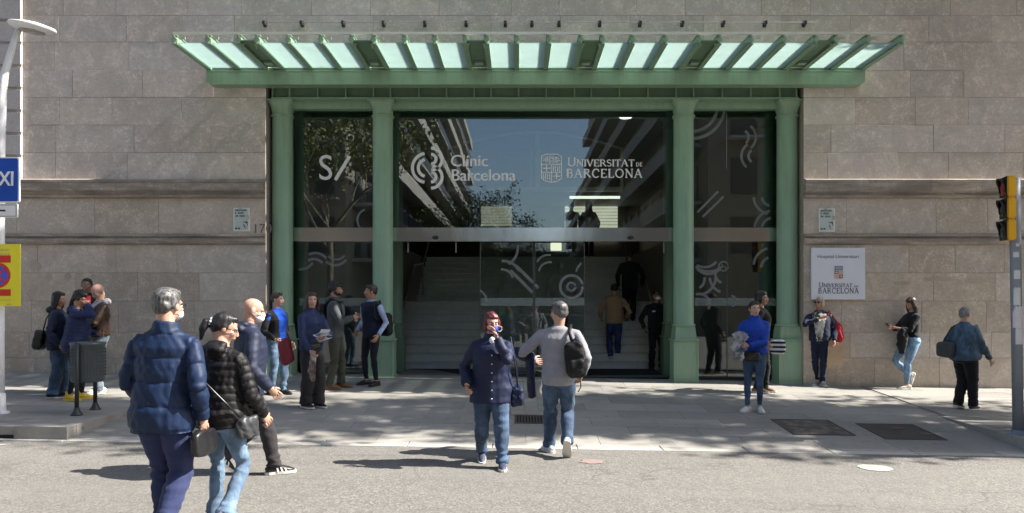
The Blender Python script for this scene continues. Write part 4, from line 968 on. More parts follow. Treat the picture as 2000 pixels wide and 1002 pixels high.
# ================================================================== TREES
BARK = plain('plane_bark', (0.19, 0.165, 0.125), 0.85, var=0.35, bump=0.5, sc=12)
LEAF = N('young_leaf'); oi = LEAF.noise(LEAF.pos(), 2.5, 3); LEAF.base(LEAF.ramp(oi, [(0.3, (0.07,0.085,0.02)), (0.7, (0.15,0.17,0.045))])); LEAF.rough(0.6); LEAF = LEAF.m
def tree(x, y, z, h, seed, lab, leaves=2600, spread=1.0, lean=(0, 0), row=1.0):
    V0 = lambda d: Vector((d.x, d.y*row, d.z)).normalized()
    r_ = random.Random(seed); t = empty('plane_tree', (x, y, z), lab, 'tree', 'plane trees along the street')
    tk = MB(); cr = MB(); tips_ = []
    def branch(p, d, L, r, lvl, mb):
        d = V0(d)
        pts = [p]; rad = [r]; n = 4 if lvl < 3 else 3
        for i in range(n):
            d = (d + Vector((r_.gauss(0, .13), r_.gauss(0, .13), r_.gauss(0.03, .09)))*(1 if lvl else .25)).normalized()
            p = p + d*(L/n); pts.append(p); rad.append(r*(1-0.45*(i+1)/n))
        mb.tube(pts, rad, (12, 7, 5, 4, 3, 3)[min(lvl, 5)])
        if lvl >= 5: tips_.append(p); return
        kids = (5, 4, 3, 3, 3)[lvl]
        for k in range(kids):
            f = 0.45+0.55*(k+1)/kids if lvl else 0.75+0.25*(k+1)/kids
            i = min(n, max(1, round(f*n))); q = pts[i]
            a = r_.uniform(0, 2*math.pi); up_ = r_.uniform(0.35, 1.0) if lvl < 2 else r_.uniform(-0.2, 0.8)
            nd = (d*0.75 + Vector((math.cos(a)*spread, math.sin(a)*spread, up_*0.6))).normalized()
            branch(q, nd, L*r_.uniform(0.58, 0.78) if lvl else h*0.26, rad[i]*r_.uniform(0.55, 0.72), lvl+1, cr)
        if lvl >= 3: tips_.append(p)
    branch(Vector((0,0,-0.1)), Vector((lean[0], lean[1], 1)).normalized(), h*(0.36 if row == 1 else 0.45), 0.21, 0, tk)
    tk.build('trunk', BARK, t, True, False); c = cr.build('crown', [BARK], t, True, False)
    lf = MB()
    if row < 1: tips_ = r_.sample(tips_, int(len(tips_)*.30))
    for k in range(leaves):
        p = r_.choice(tips_) + Vector((r_.gauss(0,.30), r_.gauss(0,.30)*max(row, .5), r_.gauss(0,.30))); s = r_.uniform(0.045, 0.125)
        a = Vector((r_.gauss(0,1), r_.gauss(0,1), r_.gauss(0,1))).normalized(); b_ = a.orthogonal().normalized()*s; c_ = a.cross(b_)
        lf.add([p-b_, p-c_*0.8, p+b_, p+c_*0.8], [(0,1,2,3)])
    tag(lf.build('leaves', LEAF, t, False, False), kind='stuff'); return t
tree(9.3, 9.95, gz(9.3, 9.95), 15.0, 5, 'plane tree nearest the traffic light, its shade falling on the crossing', 9500, 0.8, row=0.30)
tree(12.8, 10.2, gz(14, 9.9), 14.5, 12, 'second plane tree along the kerb beyond the traffic light', 9500, 0.8, row=0.30)
tree(16.8, 10.1, gz(14, 9.9), 14.5, 15, 'third plane tree along the kerb, farthest from the entrance', 7000, 0.8, row=0.30)
tree(-9.0, -7.2, 0, 14.0, 21, 'plane tree across the street, leafier of the left pair', 7000)
tree(-15.0, -7.0, 0, 13.0, 33, 'plane tree across the street, farthest left', 4000)
def copy_tree(src, loc, rz, sc, lab):
    c = src.copy(); COL.objects.link(c); c.location = loc; c.rotation_euler.z = rz; c.scale = (sc,)*3; c['label'] = lab; c['group'] = 'trees down the side street'
    for ch in src.children: q = ch.copy(); COL.objects.link(q); q.parent = c
T0 = [o for o in COL.objects if o.name == 'plane_tree.003'][0]
for (x, y, rz, sc, lab) in ((-5.5, -27, 1, .62, 'plane tree at the near left corner of the side street'), (-3.6, -42, 2, 1.05, 'second plane tree on the left of the side street'), (6.2, -30, 3, .55, 'plane tree at the near right corner of the side street'), (-2.5, -62, 4, .8, 'tree standing further down the left of the side street'), (3.5, -66, 5, .7, 'tree standing further down the right of the side street'), (0.5, -88, 6, 1.0, 'dark tree closing the view at the end of the side street'), (-6, -90, 7, 1.0, 'tree left of the one closing the side street')):
    copy_tree(T0, (x, y, -0.3), rz, sc, lab)

# ================================================================== BUILDINGS ACROSS THE STREET (seen in the glass)
def block_building(x0, x1, y0, y1, h, floors, lab, c, corridor_side, seed):
    r_ = random.Random(seed); t = empty('apartment_building', ((x0+x1)/2, (y0+y1)/2, 0), lab, 'building', 'apartment buildings across the street')
    o_ = t.location; WM = plain('render_%d' % seed, c, 0.8); WN = plain('shutter_%d' % (seed % 2), (0.07, 0.075, 0.08) if seed % 2 else (0.12, 0.09, 0.06), 0.4); SLB = plain('balcony_slab', (0.42, 0.40, 0.37), 0.8)
    MB().box(x0-o_[0], x1-o_[0], y0-o_[1], y1-o_[1], -0.6, h).build('wall', WM, t)
    MB().box(x0-o_[0]-0.3, x1-o_[0]+0.3, y0-o_[1]-0.3, y1-o_[1]+0.3, h, h+0.5).build('roof', SLB, t)
    fh = (h-4)/floors
    wm = MB(); wm.box(-0.02, 0.06, -0.7, 0.7, 0, 2.0); w0 = None
    wf = MB(); wf.box(-0.7, 0.7, -0.02, 0.06, 0, 2.0); w1 = None
    xf = (x1 if corridor_side > 0 else x0)-o_[0]
    for f_ in range(floors):
        zf = 4+f_*fh
        MB().box(min(xf, xf+corridor_side*1.2), max(xf, xf+corridor_side*1.2), y0-o_[1]+1, y1-o_[1]-1.5, zf-0.2, zf).build('balcony', SLB, t)
        MB().box(min(xf+corridor_side*1.12, xf+corridor_side*1.2), max(xf+corridor_side*1.12, xf+corridor_side*1.2), y0-o_[1]+1, y1-o_[1]-1.5, zf+0.002, zf+0.9).build('railing', WN if f_ % 2 else SLB, t)
        yk = y1-o_[1]-3
        while yk > y0-o_[1]+2 and yk > -60+y1-o_[1]:
            if w0 is None: w0 = wm.build('window', WN, t); q = w0
            else: q = share(w0, t)
            q.location = (xf+(0.0 if corridor_side > 0 else -0.04), yk, zf+0.2); yk -= 3.6
        xk = x0-o_[0]+2
        while xk < x1-o_[0]-1:
            if abs(xk+o_[0]) < 34:
                if w1 is None: w1 = wf.build('window', WN, t); q = w1
                else: q = share(w1, t)
                q.location = (xk, y1-o_[1], zf+0.2)
                if int(xk*10+f_) % 3 == 0: b_ = MB().box(xk-1.0, xk+1.0, y1-o_[1], y1-o_[1]+0.7, zf-0.12, zf).build('balcony', SLB, t)
            xk += 3.2
    return t
block_building(-48, -9.5, -110, -12.5, 33, 9, 'tall apartment block across the street with long balcony slabs', (0.33, 0.30, 0.25), 1, 3)
block_building(10.5, 48, -78, -12.5, 27, 7, 'ochre corner apartment block across the street on the right', (0.26, 0.21, 0.15), -1, 4)
block_building(11.5, 48, -130, -82, 22, 6, 'lower apartment block further down the side street', (0.30, 0.27, 0.22), -1, 5)
block_building(-60, 60, -150, -134, 12, 3, 'low apartment block closing the far end of the side street', (0.22, 0.20, 0.17), 1, 6)
# ================================================================== PEOPLE
V = Vector
def wob(P_, k, seed, amp=1.0, aniso=(1, 1, 1)):
    """cheap smooth 3D noise, vectorised"""
    r_ = np.random.RandomState(seed); Q = P_*np.array(aniso); out = np.zeros(len(P_))
    for i in range(7):
        d = r_.normal(size=3); d /= np.linalg.norm(d); e = r_.normal(size=3); e /= np.linalg.norm(e)
        out += np.sin(k*(0.7+0.22*i)*(Q@d) + r_.rand()*6.28 + 1.7*np.sin(k*0.6*(Q@e)+r_.rand()*6.28))
    return out/7*1.6*amp

def soft(name, prims, m, parent=None, vox=0.011, smooth=3, disp=None, mats=None, matf=None, extra=None):
    """union of closed shapes -> one continuous surface (voxel remesh), then shaped in numpy"""
    vv, ff = [], []
    for v, f in prims:
        o = len(vv); vv += [tuple(p) for p in v]; ff += [tuple(i+o for i in q) for q in f]
    me = bpy.data.meshes.new('tmp'); me.from_pydata(vv, [], ff)
    bm = bmesh.new(); bm.from_mesh(me); bmesh.ops.recalc_face_normals(bm, faces=bm.faces); bm.to_mesh(me); bm.free()
    o = bpy.data.objects.new('tmp', me); COL.objects.link(o)
    md = o.modifiers.new('r', 'REMESH'); md.mode = 'VOXEL'; md.voxel_size = vox; md.adaptivity = 0.0
    if smooth: sm = o.modifiers.new('s', 'SMOOTH'); sm.factor = 0.5; sm.iterations = smooth
    dg = bpy.context.evaluated_depsgraph_get(); ev = o.evaluated_get(dg)
    nm = bpy.data.meshes.new_from_object(ev); bpy.data.objects.remove(o); bpy.data.meshes.remove(me)
    n = len(nm.vertices); co = np.empty(n*3); nm.vertices.foreach_get('co', co); co = co.reshape(-1, 3)
    if disp is not None and n:
        no = np.empty(n*3); nm.vertices.foreach_get('normal', no); no = no.reshape(-1, 3)
        co = co + no*disp(co, no)[:, None]; nm.vertices.foreach_set('co', co.ravel()); nm.update()
    if extra:      # finger tubes rooted in the palms
        bm = bmesh.new(); bm.from_mesh(nm)
        for v, f in extra:
            bv = [bm.verts.new(p) for p in v]
            for q in f:
                try: bm.faces.new([bv[i] for i in q])
                except ValueError: pass
        bm.to_mesh(nm); bm.free()
    nm.polygons.foreach_set('use_smooth', [True]*len(nm.polygons))
    for mm in (mats or [m]): nm.materials.append(mm)
    if matf is not None:
        k = len(nm.polygons); c = np.empty(k*3); nm.polygons.foreach_get('center', c)
        nm.polygons.foreach_set('material_index', matf(c.reshape(-1, 3)).astype(np.int32))
    nm.name = name; q = bpy.data.objects.new(name, nm); COL.objects.link(q)
    if parent: q.parent = parent
    return q

def seg_param(P_, A, B):
    A = np.array(A); B = np.array(B); d = B-A; L = np.linalg.norm(d)+1e-9
    t = np.clip(((P_-A)@d)/L**2, 0, 1); q = A+t[:, None]*d
    return np.linalg.norm(P_-q, axis=1), t*L

def cloth(name, c, rough=0.85, sheen=0.3, weave=500, var=0.14, wr=0.5, c2=None, stripes=None):
    if name in MATS: return MATS[name]
    c = scl(c, .82); n = N(name); p = n.pos(obj=True)
    a = n.noise(p, 7, 5, 0.6); f = n.noise(p, weave*0.3, 2); w = n.noise(n.pos((1, 1, 0.45), True), 16, 5, 0.6, 1.2)
    cc = n.ramp(a, [(0.3, scl(c, 1-var)), (0.7, scl(c, 1+var))])
    if c2: cc = n.mix(n.ramp(n.noise(n.pos((1,1,.5), True), 9, 5, 0.65), [(0.45, (0,0,0)), (0.6, (1,1,1))]), cc, c2)
    if stripes:
        wv = n.n('TexWave'); wv.bands_direction = 'X'; wv.inputs['Scale'].default_value = stripes[1]; n.l(p, wv.inputs['Vector'])
        cc = n.mix(n.ramp(wv.outputs[0], [(0.55, (0,0,0)), (0.65, (1,1,1))]), cc, stripes[0])
    n.base(cc); n.rough(rough); n.b.inputs['Sheen Weight'].default_value = sheen*0.3; n.b.inputs['Specular IOR Level'].default_value = 0.3
    n.bump(n.math('ADD', n.math('MULTIPLY', w, wr), n.math('MULTIPLY', f, 0.12)), 0.5, 0.02); MATS[name] = n.m; return n.m
def denim(name, c, fade=1.5): return cloth(name, c, 0.8, 0.2, c2=scl(c, fade), var=0.2)
def nylon(name, c): return cloth(name, scl(c, .8), 0.58, 0.0, wr=0.35, var=0.08, weave=300)
def skinm(name, c):
    if name in MATS: return MATS[name]
    n = N(name); p = n.pos(obj=True); a = n.noise(p, 14, 4)
    n.base(n.ramp(a, [(0.3, (c[0]*0.95, c[1]*0.86, c[2]*0.84)), (0.7, scl(c, 1.06))])); n.rough(0.5)
    n.b.inputs['Subsurface Weight'].default_value = 0.12; n.b.inputs['Subsurface Scale'].default_value = 0.02; n.b.inputs['Subsurface Radius'].default_value = (1, .35, .2)
    n.bump(n.noise(p, 160, 2), 0.12, 0.002); MATS[name] = n.m; return n.m
def hairm(name, c, c2=None):
    if name in MATS: return MATS[name]
    n = N(name); p = n.pos((1, 1, 0.22), True); a = n.noise(p, 60, 4, 0.7)
    n.base(n.ramp(a, [(0.35, scl(c, 0.6)), (0.65, c2 or scl(c, 1.5))])); n.rough(0.42); n.bump(a, 0.7, 0.006); MATS[name] = n.m; return n.m
SKIN = {'fair': skinm('skin_fair', (0.52, 0.32, 0.235)), 'tan': skinm('skin_tan', (0.42, 0.24, 0.165)), 'olive': skinm('skin_olive', (0.40, 0.235, 0.155)), 'brown': skinm('skin_brown', (0.24, 0.13, 0.085))}
HAIR = {'black': hairm('hair_black', (0.014, 0.012, 0.012)), 'dark': hairm('hair_dark_brown', (0.035, 0.022, 0.016)), 'red': hairm('hair_dark_red', (0.085, 0.014, 0.016)), 'greydark': hairm('hair_grey_dark', (0.035, 0.033, 0.033), (0.17, 0.165, 0.16)),
        'grey': hairm('hair_grey', (0.13, 0.125, 0.12), (0.34, 0.33, 0.32)), 'white': hairm('hair_silver', (0.36, 0.35, 0.34), (0.62, 0.60, 0.58)), 'blond': hairm('hair_blond', (0.33, 0.25, 0.16), (0.68, 0.58, 0.44))}
LENSM = plain('sunglass', (0.01, 0.01, 0.012), 0.1, bump=0); EYEW = plain('eye_white', (0.7, 0.68, 0.66), 0.3, bump=0); IRIS = plain('iris_dark', (0.02, 0.012, 0.01), 0.2, bump=0)
LIP = plain('lips', (0.36, 0.12, 0.11), 0.5, bump=0); MASKW = plain('mask_white', (0.75, 0.76, 0.78), 0.7, bump=0.1); MASKB = plain('mask_blue', (0.02, 0.05, 0.50), 0.6, bump=0.1)
SOLE = plain('shoe_sole', (0.62, 0.60, 0.56), 0.6)

class Person: pass
def ik(S_, T, a, b, pole):
    d = T-S_; L = d.length; mx = (a+b)*0.998
    if L > mx: T = S_+d*(mx/L); d = T-S_; L = mx
    u = d.normalized(); x = (a*a-b*b+L*L)/(2*L); h = math.sqrt(max(0, a*a-x*x))
    p = pole-u*pole.dot(u); p = p.normalized() if p.length > 1e-4 else u.orthogonal().normalized()
    return S_+u*x+p*h, T

def person(label, px, d=None, foot=None, H=1.7, head=0, yaw=0, pitch=0, skin='fair', hair=('short', 'dark'), sex='m', w=1.0, belly=1.0, lean=0, side=0,
           L=None, Rt=None, hL=None, hR=None, pL=None, pR=None, top=None, legs=None, shoes=None, mask=None, glasses=None, xyz=None, group=None, zoff=0.0, vox=None, curl=(0.5, 0.5), hem=None, under=None):
    """head: heading in degrees (0 away from camera, 90 to the right, 180 to the camera).
    L/Rt: foot = (x, y, z, heel pitch) in metres; hL/hR: wrist target in units of H; top = dict(kind, mat, hem, fit, collar, hood, sleeve); legs = dict(mat, cut)"""
    if xyz: ox, oy, oz = xyz
    else:
        if d is None: d = solve_d(px, foot)
        ox, oy = X(px, d), d; oz = gz(ox, oy)+zoff
    root = empty('person', (ox, oy, oz), label, 'person', group, R(-head))
    h = H; P = Person(); P.root = root; fem = sex == 'f'
    vx = vox or (0.0095 if oy < 9 else 0.0125)
    hipz = 0.505*h
    L = L or (-0.085, 0.0, 0.0, 0); Rt = Rt or (0.085, 0.0, 0.0, 0)
    hw_ = 0.050*h
    cx = (L[0]+Rt[0])/2*0.35; cy = (L[1]+Rt[1])/2
    # lower the pelvis so both legs can reach
    th, sh = 0.233*h, 0.228*h
    ank = []
    for f in (L, Rt):
        ap = R(f[3]); az = 0.045*h*math.cos(ap)+0.13*h*0.75*math.sin(max(0, ap))+f[2]
        ank.append(V((f[0], f[1]-0.0*h+0.04*h*math.sin(max(0, ap)), az)))
    hip = V((cx, cy, hipz))
    for _ in range(30):
        ok = all(((hip+V((s*hw_, 0, 0))-a).length <= (th+sh)*0.998) for s, a in zip((-1, 1), ank))
        if ok: break
        hip.z -= 0.004*h
    fwd = V((0, 1, 0)); knees = []; ank2 = []
    for s, a, f in zip((-1, 1), ank, (L, Rt)):
        kd = V((f[4] if len(f) > 4 else s*0.08, 1, 0)); k, t = ik(hip+V((s*hw_, 0, 0)), a, th, sh, kd); knees.append(k); ank2.append(t)
    RL = Matrix.Rotation(R(-lean), 3, 'X') @ Matrix.Rotation(R(side), 3, 'Y')
    def T(x, y, z):          # torso point given in H units relative to upright figure
        return hip + RL @ V((x*h, y*h, z*h-0.505*h))
    # ---- torso rings: (z, halfwidth, halfdepth, y)
    if fem: tr_ = [(.465,.088,.062,-.004),(.52,.102*w,.074*belly,-.008),(.565,.092*w,.066*belly,0),(.615,.076*w,.058*belly,.003),(.67,.082*w,.064*belly,.008),(.725,.090*w,.074,.012),(.77,.096,.060,0),(.80,.085,.048,-.004),(.820,.062,.040,-.006),(.845,.032,.033,-.004)]
    else: tr_ = [(.465,.086,.064,0),(.52,.094*w,.070*belly,-.004),(.565,.090*w,.066*belly,0),(.615,.086*w,.064*belly,.003),(.67,.092*w,.067*belly,.005),(.725,.102*w,.070,.006),(.77,.108,.062,0),(.802,.094,.050,-.004),(.822,.068,.042,-.006),(.848,.036,.036,-.004)]
    def torso(z0=0.44, z1=2, add=0.0, addh=0.0, flare=0.0, n=16):
        pts, rad = [], []
        for z, a, b, yy in tr_:
            if z < z0-0.03 or z > z1: continue
            fl = flare*max(0, (0.60-z))/0.15
            pts.append(T(0, yy, max(z, z0))); rad.append(((a+fl*0.7)*h+add, (b+fl*0.6)*h+add))
        return tub(pts, rad, n)
    shx = (0.098 if fem else 0.112)
    sh_p = [T(s*shx, 0, .782) for s in (-1, 1)]
    ua, fa = 0.172*h, 0.150*h
    hd = [hL or (-.155, .02, .505), hR or (.155, .02, .505)]
    el, wr = [], []
    for i, s in enumerate((-1, 1)):
        tgt = V((hd[i][0]*h+cx, hd[i][1]*h+cy, hd[i][2]*h)); pl = (pL, pR)[i]
        pl = V(pl) if pl else V((s*0.5, -0.8, -0.5))
        e, q = ik(sh_p[i], tgt, ua, fa, pl); el.append(e); wr.append(q)
    nb = T(0, -.004, .835)
    up = (RL @ V((0, 0, 1))*0.6+V((0, 0, 1))*0.4).normalized()
    hc = nb + up*(0.090*h) + (RL @ V((0, 0.012*h, 0)))
    RH = Matrix.Rotation(R(-yaw), 3, 'Z') @ Matrix.Rotation(R(-pitch), 3, 'X')
    k = h/1.7*(1.0 if not fem else 1.0)
    hc = hc + RH @ V((0, 0.012*math.sin(R(pitch)), 0))
    def Hd(x, y, z): return hc + RH @ V((x*k, y*k, z*k))
    P.hc, P.RH, P.el, P.wr, P.sh, P.T, P.hip, P.knees, P.ank, P.Hd, P.h = hc, RH, el, wr, sh_p, T, hip, knees, ank2, Hd, h
    mw = Matrix.Translation(V((ox, oy, oz))) @ Matrix.Rotation(R(-head), 4, 'Z'); P.mw = mw
    # ---- head + body skin
    body = []
    def E(c, r): body.append(ell(Hd(*c), tuple(q*k for q in r), RH, 14, 10))
    E((0, -.012, .032), (.076, .095, .082)); E((0, .020, -.030), (.060, .072, .074)); E((0, .052, -.086), (.030, .030, .022))
    E((0, .074, .024), (.052, .020, .012)); E((0, .088, -.054), (.026, .014, .012)); E((.036, .066, -.022), (.024, .022, .020)); E((-.036, .066, -.022), (.024, .022, .020))
    body.append(tub([Hd(0, .084, .022), Hd(0, .100, -.006), Hd(0, .108, -.024), Hd(0, .094, -.034)], [(.010*k, .010*k), (.011*k, .014*k), (.015*k, .014*k), (.016*k, .008*k)], 8))
    for s in (-1, 1): E((s*.076, -.008, -.004), (.013, .022, .034))
    body.append(tub([T(0, -.006, .80), nb, Hd(0, -.028, -.055), Hd(0, -.02, -.01)], [.046*h*.9, .034*h, .033*h, .036*h], 12))
    body.append(torso(0.46, 2, -0.020))
    fing = []
    for i, s in enumerate((-1, 1)):
        S_, e, q = sh_p[i], el[i], wr[i]
        ar = (1.0 if not fem else 0.86)
        body.append(tub([S_, S_.lerp(e, .5), e, e.lerp(q, .35), q], [.020*h*ar, .021*h*ar, .019*h*ar, .020*h*ar, .0145*h*ar], 10))
        body.append(ell(S_, .021*h*ar)); body.append(ell(e, .019*h*ar))
        d_ = (q-e).normalized(); inw = V((-s, 0.25, 0)); inw = (inw-d_*inw.dot(d_)).normalized(); thm = inw.cross(d_)*(s)      # thumb side
        if thm.dot(V((0, 1, .3))) < 0: thm = -thm
        pc = q+d_*0.045*k; Mx = Matrix((thm, inw, d_)).transposed()
        body.append(ell(pc, (.040*k, .016*k, .052*k), Mx)); body.append(ell(q, (.024*k, .019*k, .03*k), Mx))
        cu = curl[i]
        for j in range(4):
            off = (-.030+.020*j)*k; fl = (.074, .084, .080, .064)[3-j]*k
            p0 = pc+thm*off+d_*.022*k; p1 = pc+thm*off*1.1+d_*.052*k; a = cu*0.9; dd = (d_*math.cos(a)+inw*math.sin(a)); p2 = p1+dd*fl*.42
            dd2 = (d_*math.cos(a*2.1)+inw*math.sin(a*2.1)); p3 = p2+dd2*fl*.32; dd3 = (d_*math.cos(a*2.9)+inw*math.sin(a*2.9)); p4 = p3+dd3*fl*.24
            fing.append(tub([p0, p1, p2, p3, p4], [.0085*k, .0092*k, .0082*k, .0075*k, .0050*k], 7, thm))
        t0 = pc-d_*.022*k+thm*.024*k; t1 = t0+(thm*.6+d_*.6+inw*.3)*.030*k; t2 = t1+(thm*.25+d_*.8+inw*.5)*.028*k; t3 = t2+(d_*.8+inw*.6)*.02*k
        fing.append(tub([t0, t1, t2, t3], [.012*k, .0105*k, .0095*k, .006*k], 7, inw))
        wr_dir = d_
        P.__dict__.setdefault('palm', []).append(pc+inw*0.018*k); P.__dict__.setdefault('hdir', []).append(d_)
    for i, s in enumerate((-1, 1)):
        hp = hip+V((s*hw_, 0, 0)); kn = knees[i]; an = ank2[i]
        body.append(tub([hp, hp.lerp(kn, .5), kn, kn.lerp(an, .35), an], [.042*h, .036*h, .026*h, .026*h, .017*h], 10)); body.append(ell(an, (.02*h, .03*h, .022*h)))
    body_o = soft('body', body, SKIN[skin], root, vx*0.9, 2, None, extra=fing)
    # ---- face details
    if not (glasses == 'sun'):
        for s in (-1, 1):
            b = MB(); v, f = ell(Hd(s*.031, .080, .002), (.0135*k, .010*k, .0072*k), RH, 10, 6); b.add(v, f); e_ = b.build('eye', EYEW, root, True)
            b = MB(); v, f = ell(Hd(s*.031, .0855, .002), (.0058*k, .0055*k, .0062*k), RH, 8, 6); b.add(v, f); b.build('iris', IRIS, e_, True)
            b = MB(); b.tube([Hd(s*.014, .0925, .019), Hd(s*.032, .0925, .024), Hd(s*.050, .080, .018)], [.0035*k, .0042*k, .002*k], 6); b.build('eyebrow', HAIR[hair[1]] if hair[0] != 'bald' else HAIR['dark'], root, True)
    if not mask:
        b = MB(); b.tube([Hd(-.023, .088, -.054), Hd(-.010, .1005, -.051), Hd(0, .1015, -.053), Hd(.010, .1005, -.051), Hd(.023, .088, -.054)], [.002*k, .0055*k, .006*k, .0055*k, .002*k], 6); b.build('mouth', LIP, root, True)
    else:
        mm = MASKW if mask == 'white' else MASKB
        b = []
        b.append(ell(Hd(0, .062, -.052), (.058*k, .054*k, .044*k), RH, 14, 10)); b.append(ell(Hd(0, .094, -.022), (.022*k, .020*k, .020*k), RH, 10, 8))
        soft('face_mask', b, mm, root, 0.008, 2)
        for s in (-1, 1):
            bb_ = MB(); bb_.tube([Hd(s*.052, .072, -.030), Hd(s*.086, -.01, .008)], .0018, 5); bb_.tube([Hd(s*.050, .070, -.065), Hd(s*.086, -.012, -.02)], .0018, 5); bb_.build('mask_strap', mm, root)
    if glasses:
        g_ = MB(); ms_ = LENSM
        for s in (-1, 1):
            if glasses == 'sun': v, f = ell(Hd(s*.032, .094, .002), (.030*k, .006*k, .021*k), RH, 12, 8); g_.add(v, f)
            else:
                g_.tube([Hd(s*.032+.026*math.cos(a), .098, .0+.019*math.sin(a)) for a in [j*math.pi/6 for j in range(13)]], .0018, 5)
            g_.tube([Hd(s*.058, .094, .006), Hd(s*.080, .0, .006)], .0025, 5)
        g_.tube([Hd(-.008, .100, .004), Hd(.008, .100, .004)], .0022, 5); g_.build('glasses', ms_, root, True)
    # ---- hair
    hk, hcn = hair[0], hair[1]; hm = HAIR[hcn]; hp_ = []
    def HE(c, r): hp_.append(ell(Hd(*c), tuple(q*k for q in r), RH, 16, 10))
    if hk not in ('bald',):
        HE((0, -.022, .046), (.084, .098, .082)); HE((0, -.062, .005), (.074, .052, .070))
        HE((0, .030, .088), (.060, .050, .030))
        if hk in ('short', 'crop'):
            for s in (-1, 1): HE((s*.070, -.018, .014), (.018, .040, .040))
        if hk == 'curly': HE((0, -.015, .072), (.094, .105, .080)); HE((0, -.07, .01), (.084, .06, .075)); [HE((s*.076, -.01, .02), (.026, .05, .05)) for s in (-1, 1)]
        if hk == 'tied' or hk == 'ponytail':
            for s in (-1, 1): HE((s*.066, -.02, .01), (.020, .045, .045))
            if hk == 'ponytail': hp_.append(tub([Hd(0, -.10, .02), Hd(0, -.145, .0), Hd(0, -.150, -.07), Hd(0, -.130, -.15)], [.028*k, .036*k, .030*k, .010*k], 10))
            else: HE((0, -.115, .03), (.032, .03, .032))
        if hk == 'bob':
            for s in (-1, 1): HE((s*.072, -.010, -.020), (.026, .056, .075)); 
            HE((0, -.055, -.04), (.080, .055, .060)); HE((0, .058, .070), (.058, .030, .024))
        if hk == 'long':
            dn = lambda q_, z_: Hd(*q_)+V((0, -.12*z_, -z_*k))
            for s in (-1, 1): hp_.append(tub([Hd(s*.066, .0, .03), dn((s*.082, .0, 0), .06), dn((s*.086, -.01, 0), .14), dn((s*.082, -.01, 0), .20)], [(.022*k, .05*k), (.024*k, .05*k), (.026*k, .042*k), (.012*k, .02*k)], 10))
            hp_.append(tub([Hd(0, -.05, .05), dn((0, -.075, 0), .06), dn((0, -.080, 0), .14), dn((0, -.075, 0), .21)], [(.078*k, .05*k), (.084*k, .04*k), (.085*k, .032*k), (.06*k, .016*k)], 12))
        sd_ = int(abs(px or 1)*7) % 1000
        am = {'curly': .011, 'short': .0045, 'crop': .003, 'bob': .006}.get(hk, .004)
        kk = {'curly': 110, 'short': 130}.get(hk, 90)
        soft('hair', hp_, hm, root, 0.0085 if oy < 9 else 0.010, 1, lambda c, nn: wob(c, kk, sd_, am, (1, 1, .6)) - 0.001)
        if hk == 'ponytail' and hcn == 'black':
            b = MB(); 
            for a in range(8): v, f = ell(Hd(.024*math.cos(a*.785), -.118, .012+.024*math.sin(a*.785)), (.012, .012, .012)); b.add(v, f)
            b.build('scrunchie', MASKW, root, True)
    else:
        pass
    if hk == 'beardcurly': pass
    # ---- trousers
    lg = legs or {}; cut = lg.get('cut', 'straight')
    f_ = {'slim': (1.06, 1.05, 1.10, 1.06, 1.15), 'straight': (1.12, 1.18, 1.42, 1.55, 2.05), 'wide': (1.15, 1.35, 2.0, 2.3, 3.3), 'flare': (1.08, 1.06, 1.16, 1.35, 2.6), 'leggings': (1.03, 1.0, 1.0, 1.02, 1.1)}[cut]
    lw = lg.get('w', 1.0)
    pr = [tub([T(0, z_, 0) if False else V((hip.x, hip.y+yy*h, hip.z+(z-.505)*h)) for z, a, b_, yy in tr_[:3]]+[T(0, 0, .575)], [(tr_[0][1]*h*.98, tr_[0][2]*h*1.08)]+[(a*h+.008, b_*h+.008) for z, a, b_, yy in tr_[1:3]]+[(tr_[3][1]*h*1.0, tr_[3][2]*h*1.0)], 16)]
    if fem: pr.append(ell(hip+V((0, -.030*h, 0.0)), (.088*h*w, .058*h*belly, .055*h)))
    for i, s in enumerate((-1, 1)):
        hp = hip+V((s*hw_*.98, 0, 0)); kn = knees[i]; an = ank2[i]; f5 = (L, Rt)[i]
        foot_r = .034*h
        pts = [hp, hp.lerp(kn, .33), hp.lerp(kn, .7), kn, kn.lerp(an, .35), kn.lerp(an, .7), an+V((0, 0, .012*h if cut in ('slim', 'leggings') else -.010*h))]
        rr = [.050*h*f_[0]*lw*(1.06 if fem else 1), .047*h*f_[1]*lw*(1.06 if fem else 1), .037*h*(f_[1]+f_[2])/2*lw, .0285*h*f_[2]*lw, .029*h*(f_[2]+f_[3])/2*lw, .023*h*f_[3]*lw, .0185*h*f_[4]*lw]
        pr.append(tub(pts, rr, 14)); 
    sdl = int(abs(px or 3)*3) % 997
    def ldisp(c, nn):
        out = np.zeros(len(c))
        for i in range(2):
            dk = np.linalg.norm(c-np.array(knees[i]), axis=1); da = np.linalg.norm(c-np.array(ank2[i]), axis=1)
            out += np.exp(-(dk/.11)**2)+1.1*np.exp(-(da/.15)**2)
        dh = np.linalg.norm(c-np.array(hip), axis=1); out += .6*np.exp(-(dh/.14)**2)
        amp = {'slim': .0055, 'leggings': .003, 'straight': .009, 'wide': .007, 'flare': .006}[cut]
        wr1 = wob(c, 30, sdl, 1, (.7, .7, 1.7)); return 1.5*amp*(.30+out)*(.5*wr1+1.1*(.42-np.abs(wob(c, 26, sdl+7, 1, (.6, .6, 1.5))))) + (amp*.8*wob(c, 14, sdl+1, 1, (1.5, 1.5, .35)) if cut in ('wide', 'flare', 'straight') else 0)
    soft('trousers', pr, lg.get('mat'), root, vx, 2, ldisp)
